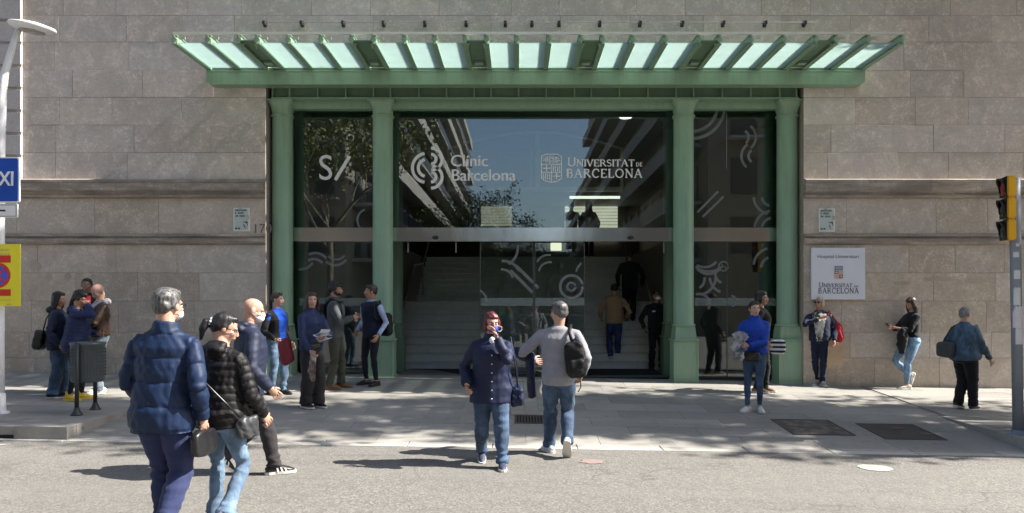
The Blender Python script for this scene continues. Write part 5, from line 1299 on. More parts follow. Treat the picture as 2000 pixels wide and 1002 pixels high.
    # ---- shoes
    for i, f in enumerate((L, Rt)):
        an = ank2[i]; ap = R(-f[3]); tw = R(f[5] if len(f) > 5 else 0)
        MM = Matrix.Rotation(-tw, 3, 'Z') @ Matrix.Rotation(ap, 3, 'X')
        base = an - MM @ V((0, 0, .045*h))
        F = lambda x, y, z: base + MM @ V((x*h, y*h, z*h))
        sm_, kind = (shoes or ('sneaker', None))[1], (shoes or ('sneaker',))[0]
        k_ = .95 if fem else 1.05
        sp = [tub([F(0, -.050, .020), F(0, -.036, .026), F(0, 0, .030), F(0, .045, .024), F(0, .082, .018), F(0, .106, .013)], [(.014*h*k_, .014*h), (.021*h*k_, .022*h), (.0215*h*k_, .026*h), (.0265*h*k_, .020*h), (.025*h*k_, .014*h), (.012*h*k_, .008*h)], 12),
              tub([F(0, -.012, .02), F(0, -.010, .050 if kind != 'boot' else .085)], [(.0225*h, .030*h), (.021*h, .025*h)], 12)]
        sho = soft('shoe', sp, sm_, root, 0.009, 1, lambda c, nn: .0012*wob(c, 90, 3))
        out = [(0,-.056),(.014,-.052),(.0225,-.034),(.022,.0),(.027,.04),(.0275,.07),(.021,.100),(.008,.114),(-.008,.114),(-.021,.100),(-.0275,.07),(-.027,.04),(-.022,.0),(-.0225,-.034),(-.014,-.052)]
        b = MB(); n_ = len(out); vv = [F(x*k_*1.04, y, 0.0) for x, y in out]+[F(x*k_*1.06, y, .014) for x, y in out]
        b.add(vv, [tuple(reversed(range(n_))), tuple(range(n_, 2*n_))]+[(j, (j+1) % n_, (j+1) % n_+n_, j+n_) for j in range(n_)])
        b.build('sole', (shoes[2] if shoes and len(shoes) > 2 else SOLE), sho)
        if kind == 'striped':
            for s in (-1, 1):
                b = MB()
                for q_ in range(3): y_ = .0+.022*q_; b.add([F(s*.0255*k_, y_, .046-.006*q_), F(s*.0265*k_, y_+.009, .044-.006*q_), F(s*.0285*k_, y_+.018, .015), F(s*.0285*k_, y_+.009, .015)], [(0,1,2,3)])
                tag(b.build('shoe_stripes', MASKW, sho, fix=False), kind='stuff')
    # ---- top
    tp = top or {}; kd = tp.get('kind', 'shirt'); fit = tp.get('fit', {'shirt': .010, 'jacket': .022, 'puffer': .034, 'coat': .026, 'vest': .018}[kd])
    hemz = tp.get('hem', .50); flare = tp.get('flare', .0); m_ = tp.get('mat')
    def torso_c():
        pts, rad = [], []
        zs = [hemz] + [t[0] for t in tr_ if t[0] > hemz+0.02 and t[0] < .832]
        for z in zs:
            a = np.interp(z, [t[0] for t in tr_], [t[1] for t in tr_]); b_ = np.interp(z, [t[0] for t in tr_], [t[2] for t in tr_]); yy = np.interp(z, [t[0] for t in tr_], [t[3] for t in tr_])
            if kd in ('puffer', 'coat', 'jacket') and z < .70: a = max(a, (.088 if fem else .096)*w); b_ = max(b_, .066*belly)
            fl = flare*max(0, (.62-z)/.15)
            sl = 1.0 if z < .78 else .55
            if z < .505:  # skirt of a long coat hangs straight
                pts.append(V((hip.x, hip.y+yy*h, hip.z+(z-.505)*h)))
            else: pts.append(T(0, yy, z))
            rad.append((a*h+fit*sl+fl*h, b_*h+fit*sl+fl*h*.8))
        pts.append(T(0, -.004, .838)); rad.append((.040*h, .038*h))
        return tub(pts, rad, 20)
    tprim = [torso_c()]
    if fem and belly <= 1.3: tprim += [ell(T(s*.040, .050, .715), (.040*h, .038*h, .038*h)) for s in (-1, 1)]
    slv = tp.get('sleeve', 1.0)
    for i, s in enumerate((-1, 1)):
        S_, e, q = sh_p[i], el[i], wr[i]; ar = (1.0 if not fem else .9)*tp.get('arm', 1.0); ft = fit*.75
        en = q if slv >= 1 else e.lerp(q, max(0, slv*2-1)) if slv > .5 else S_.lerp(e, slv*2)
        inn = T(s*.045, -.003, .800)
        if kd == 'vest': tprim.append(ell(S_*0.9+inn*0.1, (.030*h+.008, .032*h+.008, .034*h))); continue
        if slv > .5: pts = [inn, S_, S_.lerp(e, .5), e, e.lerp(en, .4), en]; rr = [.030*h+ft*.3, .0285*h*ar+ft*.75, .0265*h*ar+ft, .0235*h*ar+ft, .024*h*ar+ft*.9, .0175*h*ar+ft*.65+.003]
        else: pts = [inn, S_, S_.lerp(en, .6), en]; rr = [.032*h+ft*.5, .0285*h*ar+ft, .028*h*ar+ft, .027*h*ar+ft]
        tprim.append(tub(pts, rr, 14)); tprim.append(ell(S_, .0275*h*ar+ft*.7)); tprim.append(ell(e, .0235*h*ar+ft*.9)) if slv > .5 else None
    tprim = [t for t in tprim if t]
    col_ = tp.get('collar', 0)
    if col_: tprim.append(tub([T(0, -.006, .815), T(0, -.006, .838), T(0, -.004, .838+.030*col_)], [(.060*h, .052*h), (.052*h, .047*h), (.047*h, .044*h)], 16))
    if tp.get('hood'): tprim += [ell(T(0, -.062, .822), (.066*h, .036*h, .034*h)), ell(T(0, -.040, .848), (.056*h, .030*h, .020*h))]
    if kd == 'vest': pass
    sdt = int(abs(px or 5)*5) % 991
    quilt = tp.get('quilt', .062); pamp = tp.get('pamp', .010)
    def tdisp(c, nn):
        out = np.zeros(len(c))
        D = [seg_param(c, T(0, 0, .45), T(0, 0, .83))]
        for i in range(2): D.append(seg_param(c, sh_p[i], el[i])); D.append(seg_param(c, el[i], wr[i]))
        ds = np.stack([D[0][0]-.085*h]+[q_[0] for q_ in D[1:]]); ix = ds.argmin(0)
        ts = np.stack([D[0][1], D[1][1], D[2][1]+ua, D[3][1], D[4][1]+ua]); t = ts[ix, np.arange(len(c))]
        elb = sum(np.exp(-(np.linalg.norm(c-np.array(e_), axis=1)/.08)**2) for e_ in el)
        waist = np.exp(-((c[:, 2]-(hip.z+.09*h))/.13)**2)
        amp = {'shirt': .0055, 'jacket': .0065, 'puffer': .0035, 'coat': .008, 'vest': .004}[kd]
        out += 1.4*amp*(.45+1.1*elb+.5*waist)*(.5*wob(c, 34, sdt, 1, (.8, .8, 1.5))+1.0*(.42-np.abs(wob(c, 24, sdt+4, 1, (.8, .8, 1.3))))) + amp*.6*wob(c, 16, sdt+2, 1, (1.2, 1.2, .6))
        if kd == 'puffer' or tp.get('quilted'):
            out += 1.5*pamp*(np.abs(np.sin(math.pi*t/quilt))**tp.get('qe', .38)-.75)*(.85+.3*wob(c, 12, sdt+5))
            out += .004*wob(c, 60, sdt+9)
        return out
    matf = None; mats = None
    if tp.get('front'):                       # another fabric down the front opening
        fw, fm = tp['front']; mats = [m_, fm]
        Ti = RL.transposed()
        def matf(c):
            rel = (c-np.array(hip))@np.array(Ti.transposed()); return ((np.abs(rel[:, 0]) < fw*(1.0+.7*np.clip((rel[:, 2]/h-.12)/.2, -1, 1))) & (rel[:, 1] > .02) & (rel[:, 2] < .335*h)).astype(int)
    to = soft({'shirt': 'shirt', 'jacket': 'jacket', 'puffer': 'puffer_jacket', 'coat': 'coat', 'vest': 'vest'}[kd], tprim, m_, root, vx, 2, tdisp, mats, matf)
    if under:                                   # shirt sleeves and hem below a vest or jacket
        up_ = []
        for i, s in enumerate((-1, 1)):
            S_, e, q = sh_p[i], el[i], wr[i]; en = e.lerp(q, under.get('sl', .95))
            up_.append(tub([S_.lerp(T(0, 0, .79), .35), S_, S_.lerp(e, .5), e, en], [.028*h, .030*h+.004, .0275*h+.005, .0245*h+.006, .020*h+.003], 12))
        up_.append(tub([T(0, 0, under.get('z', .49)), T(0, 0, .60), T(0, .0, .74), T(0, 0, .79), T(0, -.004, .842)], [(.092*h+.006, .068*h+.006), (.082*h+.006, .062*h+.006), (.092*h, .062*h), (.08*h, .045*h), (.042*h, .040*h)], 16))
        soft('shirt', up_, under['mat'], root, vx, 2, lambda c, nn: .004*wob(c, 40, 8))
    return P

def wpt(P, v): return P.mw @ V(v)
def held(name, label, cat, prims, m, P, loc, vox=0.009, wr=0.004, kk=30, group=None, quilt=None, smooth=2, mats=None, matf=None):
    """soft thing carried by a person; prims are in the person's local frame, loc its own origin there"""
    loc = V(loc); L_ = wpt(P, loc); t = empty(name, L_, label, cat, group, P.root.rotation_euler.z)
    pr = [([V(p)-loc for p in v], f) for v, f in prims]
    sd_ = (len(label)*31) % 500
    soft('bag_body' if 'bag' in name or 'pack' in name or 'handbag' in name or 'tote' in name else 'cloth_body', pr, m, t, vox, smooth, lambda c, nn: wr*wob(c, kk, sd_)+wr*.5*wob(c, kk*2.3, sd_+1), mats, matf); t['_l'] = 0; del t['_l']
    return t, loc
def strap(t, loc, pts, r, m, name='strap', ref=(1,0,0)):
    b = MB(); b.tube([V(p)-loc for p in pts], r, 8, ref); return b.build(name, m, t, True)
def flatbox(c, r, M=None):
    """superellipsoid-like closed box"""
    v, f = ell((0,0,0), 1.0, None, 20, 14); out = []
    for p in v:
        q = V(p); e = .47
        s_ = V([math.copysign(abs(a)**e, a) for a in q]); s_ = V((s_.x*r[0], s_.y*r[1], s_.z*r[2])); out.append((M @ s_ if M is not None else s_)+V(c))
    return out, f
NAVY = cloth('navy_cloth', (0.018, 0.026, 0.062)); NAVYC = nylon('navy_parka', (0.016, 0.024, 0.070)); BLK = cloth('black_cloth', (0.012, 0.012, 0.014)); BLKN = nylon('black_nylon', (0.010, 0.010, 0.012)); BLKL = plain('black_leather', (0.012, 0.012, 0.013), 0.35, obj=True)
JB = denim('denim_light', (0.125, 0.19, 0.275)); JM = denim('denim_mid', (0.048, 0.080, 0.138)); JD = denim('denim_dark', (0.022, 0.045, 0.115), 1.8); JP = denim('denim_pale', (0.26, 0.33, 0.38), 1.3); CHAR = cloth('charcoal', (0.035, 0.032, 0.034)); OLV = cloth('olive_cotton', (0.060, 0.060, 0.045))
WSH = plain('white_shoe', (0.66, 0.66, 0.66), 0.5, var=0.04); BSH = plain('black_shoe', (0.014,)*3, 0.4); TSH = plain('tan_shoe', (0.20, 0.10, 0.045), 0.5); DSH = plain('dark_blue_shoe', (0.03, 0.04, 0.08), 0.6); GSH = plain('grey_shoe', (0.35, 0.35, 0.34), 0.6)
BLSOLE = plain('dark_sole', (0.02,)*3, 0.6)

# 1 foreground man, navy quilted jacket
P = person('grey haired man in a bulky royal navy quilted jacket walking away', 322, foot=1052, H=1.80, head=6, side=2, yaw=10, pitch=2, hair=('short', 'greydark'), w=1.02, belly=1.08, lean=2,
  L=(-.07, .12, 0, 0, 0), Rt=(.09, -.20, 0, 20, 0), hL=(-.135, .12, .53), hR=(.150, .03, .475), pL=(-.25, -1, -.4), mask='white', glasses='clear', top=dict(kind='puffer', mat=nylon('royal_navy_nylon', (0.013, 0.032, 0.092)), hem=.43, fit=.027, collar=.8, quilt=.165, pamp=.015, qe=.26, flare=.012, arm=.88),
  legs=dict(mat=cloth('violet_blue_trousers', (0.030, 0.041, 0.115)), cut='straight', w=1.05), shoes=('sneaker', WSH), vox=.0095)
q = P.palm[1]; t, l_ = held('hand_bag', 'flat black document bag hanging from the right hand of the man in the quilted jacket', 'bag', [flatbox(q+V((.02, 0, -.14)), (.035, .14, .095))], BLKL, P, q+V((.02, 0, -.14)), wr=.004)
strap(t, l_, [q+V((.02, -.06, -.05)), q+V((.01, -.04, .0)), q+V((.01, .04, .0)), q+V((.02, .06, -.05))], .006, BLKL, 'handle', (0,0,1))
# 2 foreground woman, black puffer
P = person('woman in a short shiny black puffer jacket with a white hair tie, walking away', 446, foot=1022, H=1.62, head=20, yaw=48, pitch=22, skin='fair', hair=('ponytail', 'black'), sex='f', w=1.05, belly=1.0, lean=3,
  L=(-.16, .04, 0, 0), Rt=(.12, -.20, 0, 28), hL=(-.17, .06, .50), hR=(.135, .14, .50), glasses='clear', top=dict(kind='puffer', mat=nylon('shiny_black_nylon', (0.012, 0.011, 0.012)), hem=.475, fit=.028, hood=True, quilt=.058, pamp=.009), legs=dict(mat=JB, cut='flare', w=.98), shoes=('sneaker', DSH), vox=.0095)
c_ = P.T(.135, .03, .475); t, l_ = held('shoulder_bag', 'dark grey slouchy bag on the hip of the woman in the black puffer', 'bag', [flatbox(c_, (.035, .10, .08))], plain('grey_leather', (0.04, 0.042, 0.046), 0.45, obj=True), P, c_, wr=.010, kk=45)
strap(t, l_, [c_+V((0, -.08, .08)), P.T(.10, -.095, .60), P.T(0, -.105, .68), P.T(-.07, -.085, .77), P.T(-.09, -.01, .835), P.T(-.07, .07, .79), P.T(.03, .10, .66), P.T(.12, .08, .54), c_+V((0, .08, .08))], .008, BLKL)
# 3 bald man
P = person('bald man with a white mask in a long dark navy anorak, crossing to the right', 492, foot=926, H=1.76, head=62, yaw=8, pitch=14, skin='fair', hair=('bald', 'dark'), w=1.1, belly=1.1, lean=4,
  L=(-.08, -.30, .03, 42), Rt=(.09, .20, 0, 0), hL=(-.17, .06, .50), hR=(.15, .10, .485), mask='white', top=dict(kind='jacket', mat=nylon('dark_navy_anorak', (0.028, 0.036, 0.075)), hem=.46, fit=.034, hood=True, collar=.6), legs=dict(mat=CHAR, cut='straight'), shoes=('striped', BSH), vox=.010)
# 4 woman with sunglasses on head, blue shirt black cardigan
P = person('woman in a cobalt blue top and open black cardigan with sunglasses on her head', 541, foot=770, H=1.62, head=118, yaw=-18, skin='fair', hair=('tied', 'dark'), sex='f', w=1.08, belly=1.1,
  L=(-.09, .04, 0, 0), Rt=(.09, -.04, 0, 0), hL=(-.17, .02, .50), hR=(.12, .10, .54), top=dict(kind='shirt', mat=BLK, hem=.545, fit=.020, front=(.065, cloth('cobalt_top', (0.012, 0.10, 0.62)))), legs=dict(mat=JB, cut='straight', w=.9), shoes=('flat', BSH, BLSOLE), under=dict(mat=cloth('cobalt_top', (0.012, 0.10, 0.62)), z=.475, sl=.2))
b = MB()
for s in (-1, 1): v, f = ell(P.Hd(s*.032, .050, .100), (.027, .010, .018), P.RH); b.add(v, f)
b.build('glasses', LENSM, P.root, True)
# 5 woman with papers
NVB = nylon('blue_navy_jacket', (0.030, 0.048, 0.135))
P = person('long haired woman in a navy jacket and wide black trousers holding papers', 607, foot=796, H=1.68, head=128, yaw=28, pitch=4, skin='fair', hair=('long', 'dark'), sex='f', w=1.05,
  L=(-.09, .05, 0, 0), Rt=(.07, -.03, 0, 0), hL=(.0, .17, .60), hR=(.115, .14, .50), pL=(-.9, -.3, -.4), top=dict(kind='jacket', mat=NVB, hem=.50, fit=.024, collar=.8), legs=dict(mat=CHAR, cut='wide', w=.92), shoes=('flat', BSH, SOLE), curl=(.8, .9))
q = P.palm[0]
t = empty('paper_sheaf', wpt(P, q+V((.02, .05, .02))), 'loose white papers in the hands of the long haired woman', 'papers', None, P.root.rotation_euler.z)
PAP = plain('paper_white', (0.70, 0.71, 0.73), 0.6, bump=0)
for i, (a, dx, dz) in enumerate(((20, 0, 0), (38, .03, .02), (5, .05, .01), (-14, .0, -.03))):
    b = MB(); n_ = 6; M_ = Matrix.Rotation(R(a), 3, 'X') @ Matrix.Rotation(R(10*i-15), 3, 'Y'); vv = []
    for u in range(n_+1):
        for v_ in (-1, 1): vv.append(M_ @ V((v_*.075, -.10+.20*u/n_+.03, .02*math.sin(u*.8+i)))+V((dx, 0, dz+.02)))
    b.add(vv, [(2*u, 2*u+1, 2*u+3, 2*u+2) for u in range(n_)]); b.build('sheet', PAP, t, True, False)
q = P.palm[1]
ST_ = cloth('patterned_scarf', (0.42, 0.37, 0.32), c2=(0.09, 0.06, 0.06))
held('scarf', 'patterned beige scarf dangling from the hand of the long haired woman', 'scarf', [tub([q+V((0, 0, .02)), q+V((.01, .01, -.10)), q+V((.02, .0, -.25)), q+V((.0, .01, -.40))], [(.03, .035), (.04, .045), (.05, .05), (.03, .02)], 12)], ST_, P, q, wr=.010, kk=45)
c_ = P.T(.10, -.11, .50); held('shopping_bag', 'flat crimson bag held behind the woman with the papers', 'bag', [flatbox(c_+V((.06, -.10, -.03)), (.030, .15, .19), Matrix.Rotation(R(24), 3, 'X'))], cloth('crimson_bag', (0.26, 0.010, 0.020), 0.6), P, c_+V((.06, -.10, -.03)), wr=.004)
c_ = P.T(.06, .11, .53); t, l_ = held('shoulder_bag', 'black leather bag slung in front of the long haired woman', 'bag', [flatbox(c_, (.11, .045, .060))], BLKL, P, c_, wr=.006)
strap(t, l_, [c_+V((.08, -.02, .05)), P.T(.12, .05, .62), P.T(-.02, .10, .70), P.T(-.085, .03, .82), P.T(-.09, -.06, .79)], .007, BLKL)
# 6 man dark curls beard
P = person('bearded man with dark curls in a grey jacket and olive trousers, turned right', 652, foot=759, H=1.78, head=85, yaw=12, pitch=3, skin='tan', hair=('curly', 'black'),
  L=(-.10, .10, 0, 0), Rt=(.10, -.06, 0, 0), hL=(-.05, .17, .66), hR=(.05, .17, .665), pR=(.8, -.5, -.6), top=dict(kind='jacket', mat=cloth('grey_green_jacket', (0.085, 0.095, 0.100)), hem=.48, fit=.024, hood=True, collar=.8), legs=dict(mat=OLV, cut='straight'), shoes=('boot', TSH, TSH))
soft('beard', [ell(P.Hd(0, .036, -.062), (.060, .062, .040), P.RH, 14, 8), ell(P.Hd(.055, .01, -.035), (.012, .03, .035), P.RH), ell(P.Hd(-.055, .01, -.035), (.012, .03, .035), P.RH)], HAIR['black'], P.root, .009, 1, lambda c, nn: .003*wob(c, 120, 4))
c_ = P.T(0, -.115, .69); t, l_ = held('backpack', 'dark slate backpack on the back of the bearded man with curls', 'backpack', [flatbox(c_, (.13, .065, .19))], BLKN, P, c_, wr=.006)
for s in (-1, 1): strap(t, l_, [P.T(s*.06, -.085, .78), P.T(s*.065, -.03, .838), P.T(s*.068, .055, .81), P.T(s*.075, .075, .70), P.T(s*.085, .0, .62)], (.016), BLKN)
q = P.palm[0]; t = empty('water_bottle', wpt(P, q), 'small pale bottle held in front of the bearded man', 'bottle'); MB().lathe([(.02,-.07),(.028,-.065),(.028,.04),(.012,.06)], seg=16).build('bottle_body', plain('pale_plastic', (.5,.5,.52), .3), t, True); MB().lathe([(.013,.061),(.013,.08)], seg=12).build('cap', WHITE, t, True)
# 7 man with navy vest
P = person('slim man in a navy vest over pale blue shirt sleeves facing the bearded man', 726, foot=752, H=1.74, head=215, yaw=38, pitch=2, skin='tan', hair=('short', 'dark'), w=.95,
  L=(-.13, .02, 0, 0, -.2, -10), Rt=(.13, .0, 0, 0, .2, 12), hL=(-.150, .05, .50), hR=(.15, .05, .53), top=dict(kind='vest', mat=cloth('navy_vest', (0.012, 0.016, 0.045)), hem=.50, fit=.020), legs=dict(mat=cloth('ink_jeans', (0.008, 0.011, 0.022)), cut='slim'), shoes=('flat', BSH, BLSOLE), under=dict(mat=cloth('pale_blue_shirt', (0.42, 0.50, 0.72)), z=.55, sl=.97))
c_ = P.T(-.06, -.13, .60); t, l_ = held('backpack', 'black backpack hanging from the left shoulder of the man in the navy vest', 'backpack', [flatbox(c_, (.14, .075, .20))], BLKN, P, c_, wr=.007)
strap(t, l_, [P.T(-.07, -.09, .72), P.T(-.085, -.03, .835), P.T(-.09, .05, .80), P.T(-.10, .06, .68), P.T(-.12, -.03, .60)], .017, BLKN)
b = MB(); b.box(-.02, .02, -.080, -.077, -.01, .035); q_ = b.build('logo_patch', WHITE, t)
# 8 centre woman with blue mask
P = person('woman with dark red hair in a navy parka pressing a blue mask to her face', 960, foot=905, H=1.64, head=176, yaw=-12, pitch=4, skin='tan', hair=('bob', 'red'), sex='f', w=1.14, belly=1.2, lean=3,
  L=(-.10, .24, .0, 0), Rt=(.10, -.16, 0, 18), hL=(-.03, .135, .815), hR=(.165, .07, .525), pL=(-.55, .0, -1), mask='blue', top=dict(kind='coat', mat=NAVYC, hem=.42, fit=.034, collar=.9, flare=.018), legs=dict(mat=JM, cut='straight', w=1.10), shoes=('sneaker', DSH), vox=.010, curl=(.45, .6))
b = MB(); b.tube([P.Hd(-.060, .06, -.02), P.Hd(-.10, .04, -.035), P.Hd(-.105, .035, -.065), P.Hd(-.08, .05, -.085), P.Hd(-.05, .07, -.075)], .0022, 6); b.build('mask_strap', MASKW, P.root, True)
b = MB(); v, f = ell(P.T(0, .060, .822), (.030, .016, .036)); b.add(v, f); b.build('shirt_collar', WHITE, P.root, True)
for j in range(6):
    b = MB(); v, f = ell(P.T(.004, .098*1.2/1.0*.92+.020, .46+j*.055), (.008, .004, .008)); b.add(v, f); b.build('button', plain('button_steel', (.5,.5,.5), .3, .8), P.root, True)
c_ = P.T(-.165, .01, .46); t, l_ = held('shoulder_bag', 'navy quilted cloth bag at the side of the woman with the blue mask', 'bag', [flatbox(c_, (.07, .10, .11))], NAVYC, P, c_, wr=.012, kk=40)
strap(t, l_, [c_+V((0, -.05, .10)), P.T(-.165, -.01, .65), P.T(-.12, -.01, .835), P.T(-.15, .05, .66), c_+V((0, .06, .10))], .008, NAVYC)
# 9 grey haired man, grey sweater
P = person('grey haired man in a light grey sweater walking to the doors, jacket over his arm', 1092, foot=888, H=1.76, head=4, yaw=-38, skin='fair', hair=('crop', 'greydark'), w=1.04, belly=1.05,
  L=(-.11, .14, 0, 0, -.05, -25), Rt=(.09, -.24, .0, 52), hL=(-.165, .145, .60), hR=(.15, .03, .52), pL=(-.9, -.6, -.2), glasses='clear', top=dict(kind='shirt', mat=cloth('light_grey_sweater', (0.33, 0.33, 0.36), 0.9, 0.4), hem=.47, fit=.024), legs=dict(mat=JM, cut='straight', w=1.02), shoes=('sneaker', WSH), vox=.010)
q = P.el[0].lerp(P.wr[0], .55)
held('folded_jacket', 'navy jacket draped over the left forearm of the man in the grey sweater', 'jacket', [tub([q+V((.03, .03, .02)), q+V((.02, -.02, -.06)), q+V((.03, -.03, -.25)), q+V((.045, -.02, -.46))], [(.045, .12), (.05, .13), (.05, .12), (.04, .07)], 16), ell(P.el[0].lerp(P.wr[0], .5)+V((-.03, 0, 0)), (.085, .12, .055)), ell(P.el[0]+V((-.06, .03, .01)), (.065, .07, .06))], nylon('ink_navy', (0.014, 0.022, 0.065)), P, q, wr=.010, kk=26)
c_ = P.T(.105, -.105, .635); t, l_ = held('backpack', 'black backpack slung on the right shoulder of the man in the grey sweater', 'backpack', [flatbox(c_, (.115, .085, .20), Matrix.Rotation(R(-8), 3, 'Y')), flatbox(c_+V((.01, -.06, -.07)), (.085, .05, .09))], BLKN, P, c_, wr=.008, kk=30)
strap(t, l_, [c_+V((-.03, .03, .17)), P.T(.068, -.07, .80), P.T(.075, -.01, .843), P.T(.08, .06, .79), P.T(.12, .07, .66), P.T(.15, .0, .56)], .018, BLKN); strap(t, l_, [c_+V((-.05, .0, .19)), c_+V((0, -.02, .235)), c_+V((.04, 0, .19))], .008, BLKN, 'handle', (0,1,0))
strap(t, l_, [c_+V((.05, .0, -.18)), c_+V((.06, .02, -.30)), c_+V((.03, .05, -.36))], .006, BLKN, 'loose_strap')
# 10 man on the stairs, striped brown jacket
P = person('man in a mustard and brown striped jacket climbing the first steps', 1200, H=1.72, xyz=(X(1200, 16.35), 16.35, .035+.165), head=0, yaw=0, pitch=14, skin='olive', hair=('short', 'black'),
  L=(-.09, -.08, 0, 20), Rt=(.09, .10, .0, 0), hL=(-.17, .05, .56), hR=(.17, .08, .56), top=dict(kind='jacket', mat=cloth('mustard_stripe', (0.26, 0.15, 0.045), stripes=((0.55, 0.42, 0.28), 18)), hem=.49, fit=.026, hood=False), legs=dict(mat=JD, cut='straight'), shoes=('sneaker', BSH))
# 11 dark figure above
P = person('dark clothed visitor higher up the staircase seen from behind', 1230, H=1.74, xyz=(X(1230, 17.75), 17.75, .035+.165*6), head=2, pitch=6, skin='brown', hair=('short', 'black'),
  L=(-.08, -.02, 0, 0), Rt=(.08, .02, 0, 0), hR=(.17, .05, .52), top=dict(kind='coat', mat=BLK, hem=.45), legs=dict(mat=BLK, cut='straight'), shoes=('sneaker', BSH))
# 12 guard
P = person('security guard in black with a white mask standing just inside the doors', 1284, H=1.72, xyz=(X(1282, 15.55), 15.55, .05), head=172, yaw=-5, skin='brown', hair=('short', 'black'), w=1.05, mask='white',
  L=(-.12, 0, 0, 0), Rt=(.12, .02, 0, 0), hL=(-.17, .05, .52), hR=(.175, .06, .53), top=dict(kind='jacket', mat=BLK, hem=.50), legs=dict(mat=BLK, cut='straight'), shoes=('sneaker', BSH, BLSOLE))
b = MB(); b.box(-.01, .09, .0, .004, -.012, .012); q_ = b.build('badge', MASKW, P.root); q_.location = P.T(.028, .078, .735)
# 13 ghosted visitor behind the glass door
P = person('visitor in a pale grey top and cap seen through the sliding door', 1096, H=1.74, xyz=(X(1096, 17.2), 17.2, .035+.165*4), head=5, skin='fair', hair=('crop', 'white'), w=1.15,
  top=dict(kind='jacket', mat=cloth('pale_grey_top', (0.42, 0.43, 0.42)), hem=.48), legs=dict(mat=BLK, cut='straight'), shoes=('sneaker', BSH))
# 14, 15 silhouettes upstairs
person('bareheaded visitor silhouetted at the top of the stairs, left of the hooded one', 1118, H=1.72, xyz=(X(1116, 22.9), 22.9, 2.87), head=10, skin='brown', hair=('crop', 'black'), top=dict(kind='coat', mat=BLK, hem=.45), legs=dict(mat=BLK, cut='straight'), shoes=('sneaker', BSH))
P = person('hooded visitor in a dark coat silhouetted at the top of the stairs', 1150, H=1.70, xyz=(X(1150, 22.7), 22.7, 2.87), head=0, skin='brown', hair=('long', 'black'), sex='f', w=1.2, top=dict(kind='coat', mat=BLK, hem=.42, fit=.04), legs=dict(mat=BLK, cut='straight'), shoes=('sneaker', BSH))
soft('hood', [ell(P.Hd(0, -.02, .02), (.115, .12, .15)), ell(P.T(0, 0, .83), (.13, .09, .08))], BLK, P.root, .012, 2)
# 16 woman in blue puffer with newspapers
P = person('woman in a bright blue jacket and slim jeans holding a sheaf of papers', 1476, foot=803, H=1.64, head=205, yaw=-25, pitch=2, skin='fair', hair=('tied', 'dark'), sex='f', w=1.0,
  L=(-.06, .02, 0, 0, -.05, -20), Rt=(.10, .10, 0, 0, .1, 25), hL=(.03, .16, .60), hR=(.10, .17, .61), pL=(-.9, -.3, -.5), top=dict(kind='puffer', mat=nylon('bright_blue_nylon', (0.008, 0.070, 0.52)), hem=.535, fit=.028, collar=1.1, quilt=.09, pamp=.006), legs=dict(mat=denim('denim_slim', (0.048, 0.080, 0.145)), cut='slim', w=.98), shoes=('sneaker', WSH), curl=(.9, .9))
q = P.palm[1]
t = empty('paper_sheaf', wpt(P, q+V((.03, .04, .05))), 'crumpled newspapers held up by the woman in the bright blue jacket', 'papers', None, P.root.rotation_euler.z)
NEWS = cloth('newsprint', (0.50, 0.50, 0.52), c2=(0.12, 0.12, 0.15), wr=.3)
for i in range(5):
    b = MB(); n_ = 8; M_ = Matrix.Rotation(R(20-14*i), 3, 'Y') @ Matrix.Rotation(R(-20+12*i), 3, 'X'); vv = []
    for u in range(n_+1):
        for v_ in (-1, 0, 1): vv.append(M_ @ V((v_*.055+.01*math.sin(u+i), .02*math.cos(v_*2+i)+.015*math.sin(u*1.3+i), -.16+.30*u/n_)))
    b.add(vv, [(3*u+k_, 3*u+k_+1, 3*u+k_+4, 3*u+k_+3) for u in range(n_) for k_ in (0, 1)]); b.build('sheet', NEWS, t, True, False)
held('carrier_bag', 'crumpled grey plastic bag under the newspapers', 'bag', [ell(q+V((.05, .02, -.16)), (.085, .06, .10))], cloth('grey_plastic', (0.20, 0.19, 0.18), .4, c2=(.5,.5,.5)), P, q+V((.05, .02, -.16)), wr=.014, kk=50)
c_ = P.T(.01, .105, .505); t, l_ = held('belt_pouch', 'black rectangular pouch at the waist of the woman in bright blue', 'bag', [flatbox(c_, (.115, .035, .070))], BLKL, P, c_, wr=.003)
b = MB(); b.tube([P.T(.09*math.cos(a), .078*math.sin(a), .533)-l_ for a in [j*math.pi/8 for j in range(17)]], .010, 6, (0,0,1)); b.build('strap', BLKL, t, True)
# 17 person behind
P = person('dark haired person half hidden behind the woman in bright blue', 1486, d=12.6, H=1.74, head=110, yaw=20, skin='tan', hair=('bob', 'black'), sex='f', w=1.05,
  L=(-.09, .06, 0, 0), Rt=(.08, -.06, 0, 0), top=dict(kind='coat', mat=BLK, hem=.46), legs=dict(mat=BLK, cut='straight'), shoes=('sneaker', TSH), hR=(.16, .04, .51))
SB = N('striped_bag'); wv = SB.n('TexWave'); wv.bands_direction = 'Z'; wv.inputs['Scale'].default_value = 4.2; SB.l(SB.pos(obj=True), wv.inputs['Vector']); SB.base(SB.ramp(wv.outputs[0], [(0.48, (0.012,)*3), (0.52, (0.66,)*3)])); SB.rough(.7)
c_ = P.T(.05, .155, .455); held('striped_bag', 'black bag with three white stripes beside the column', 'bag', [flatbox(c_, (.05, .13, .12))], SB.m, P, c_, wr=.004)
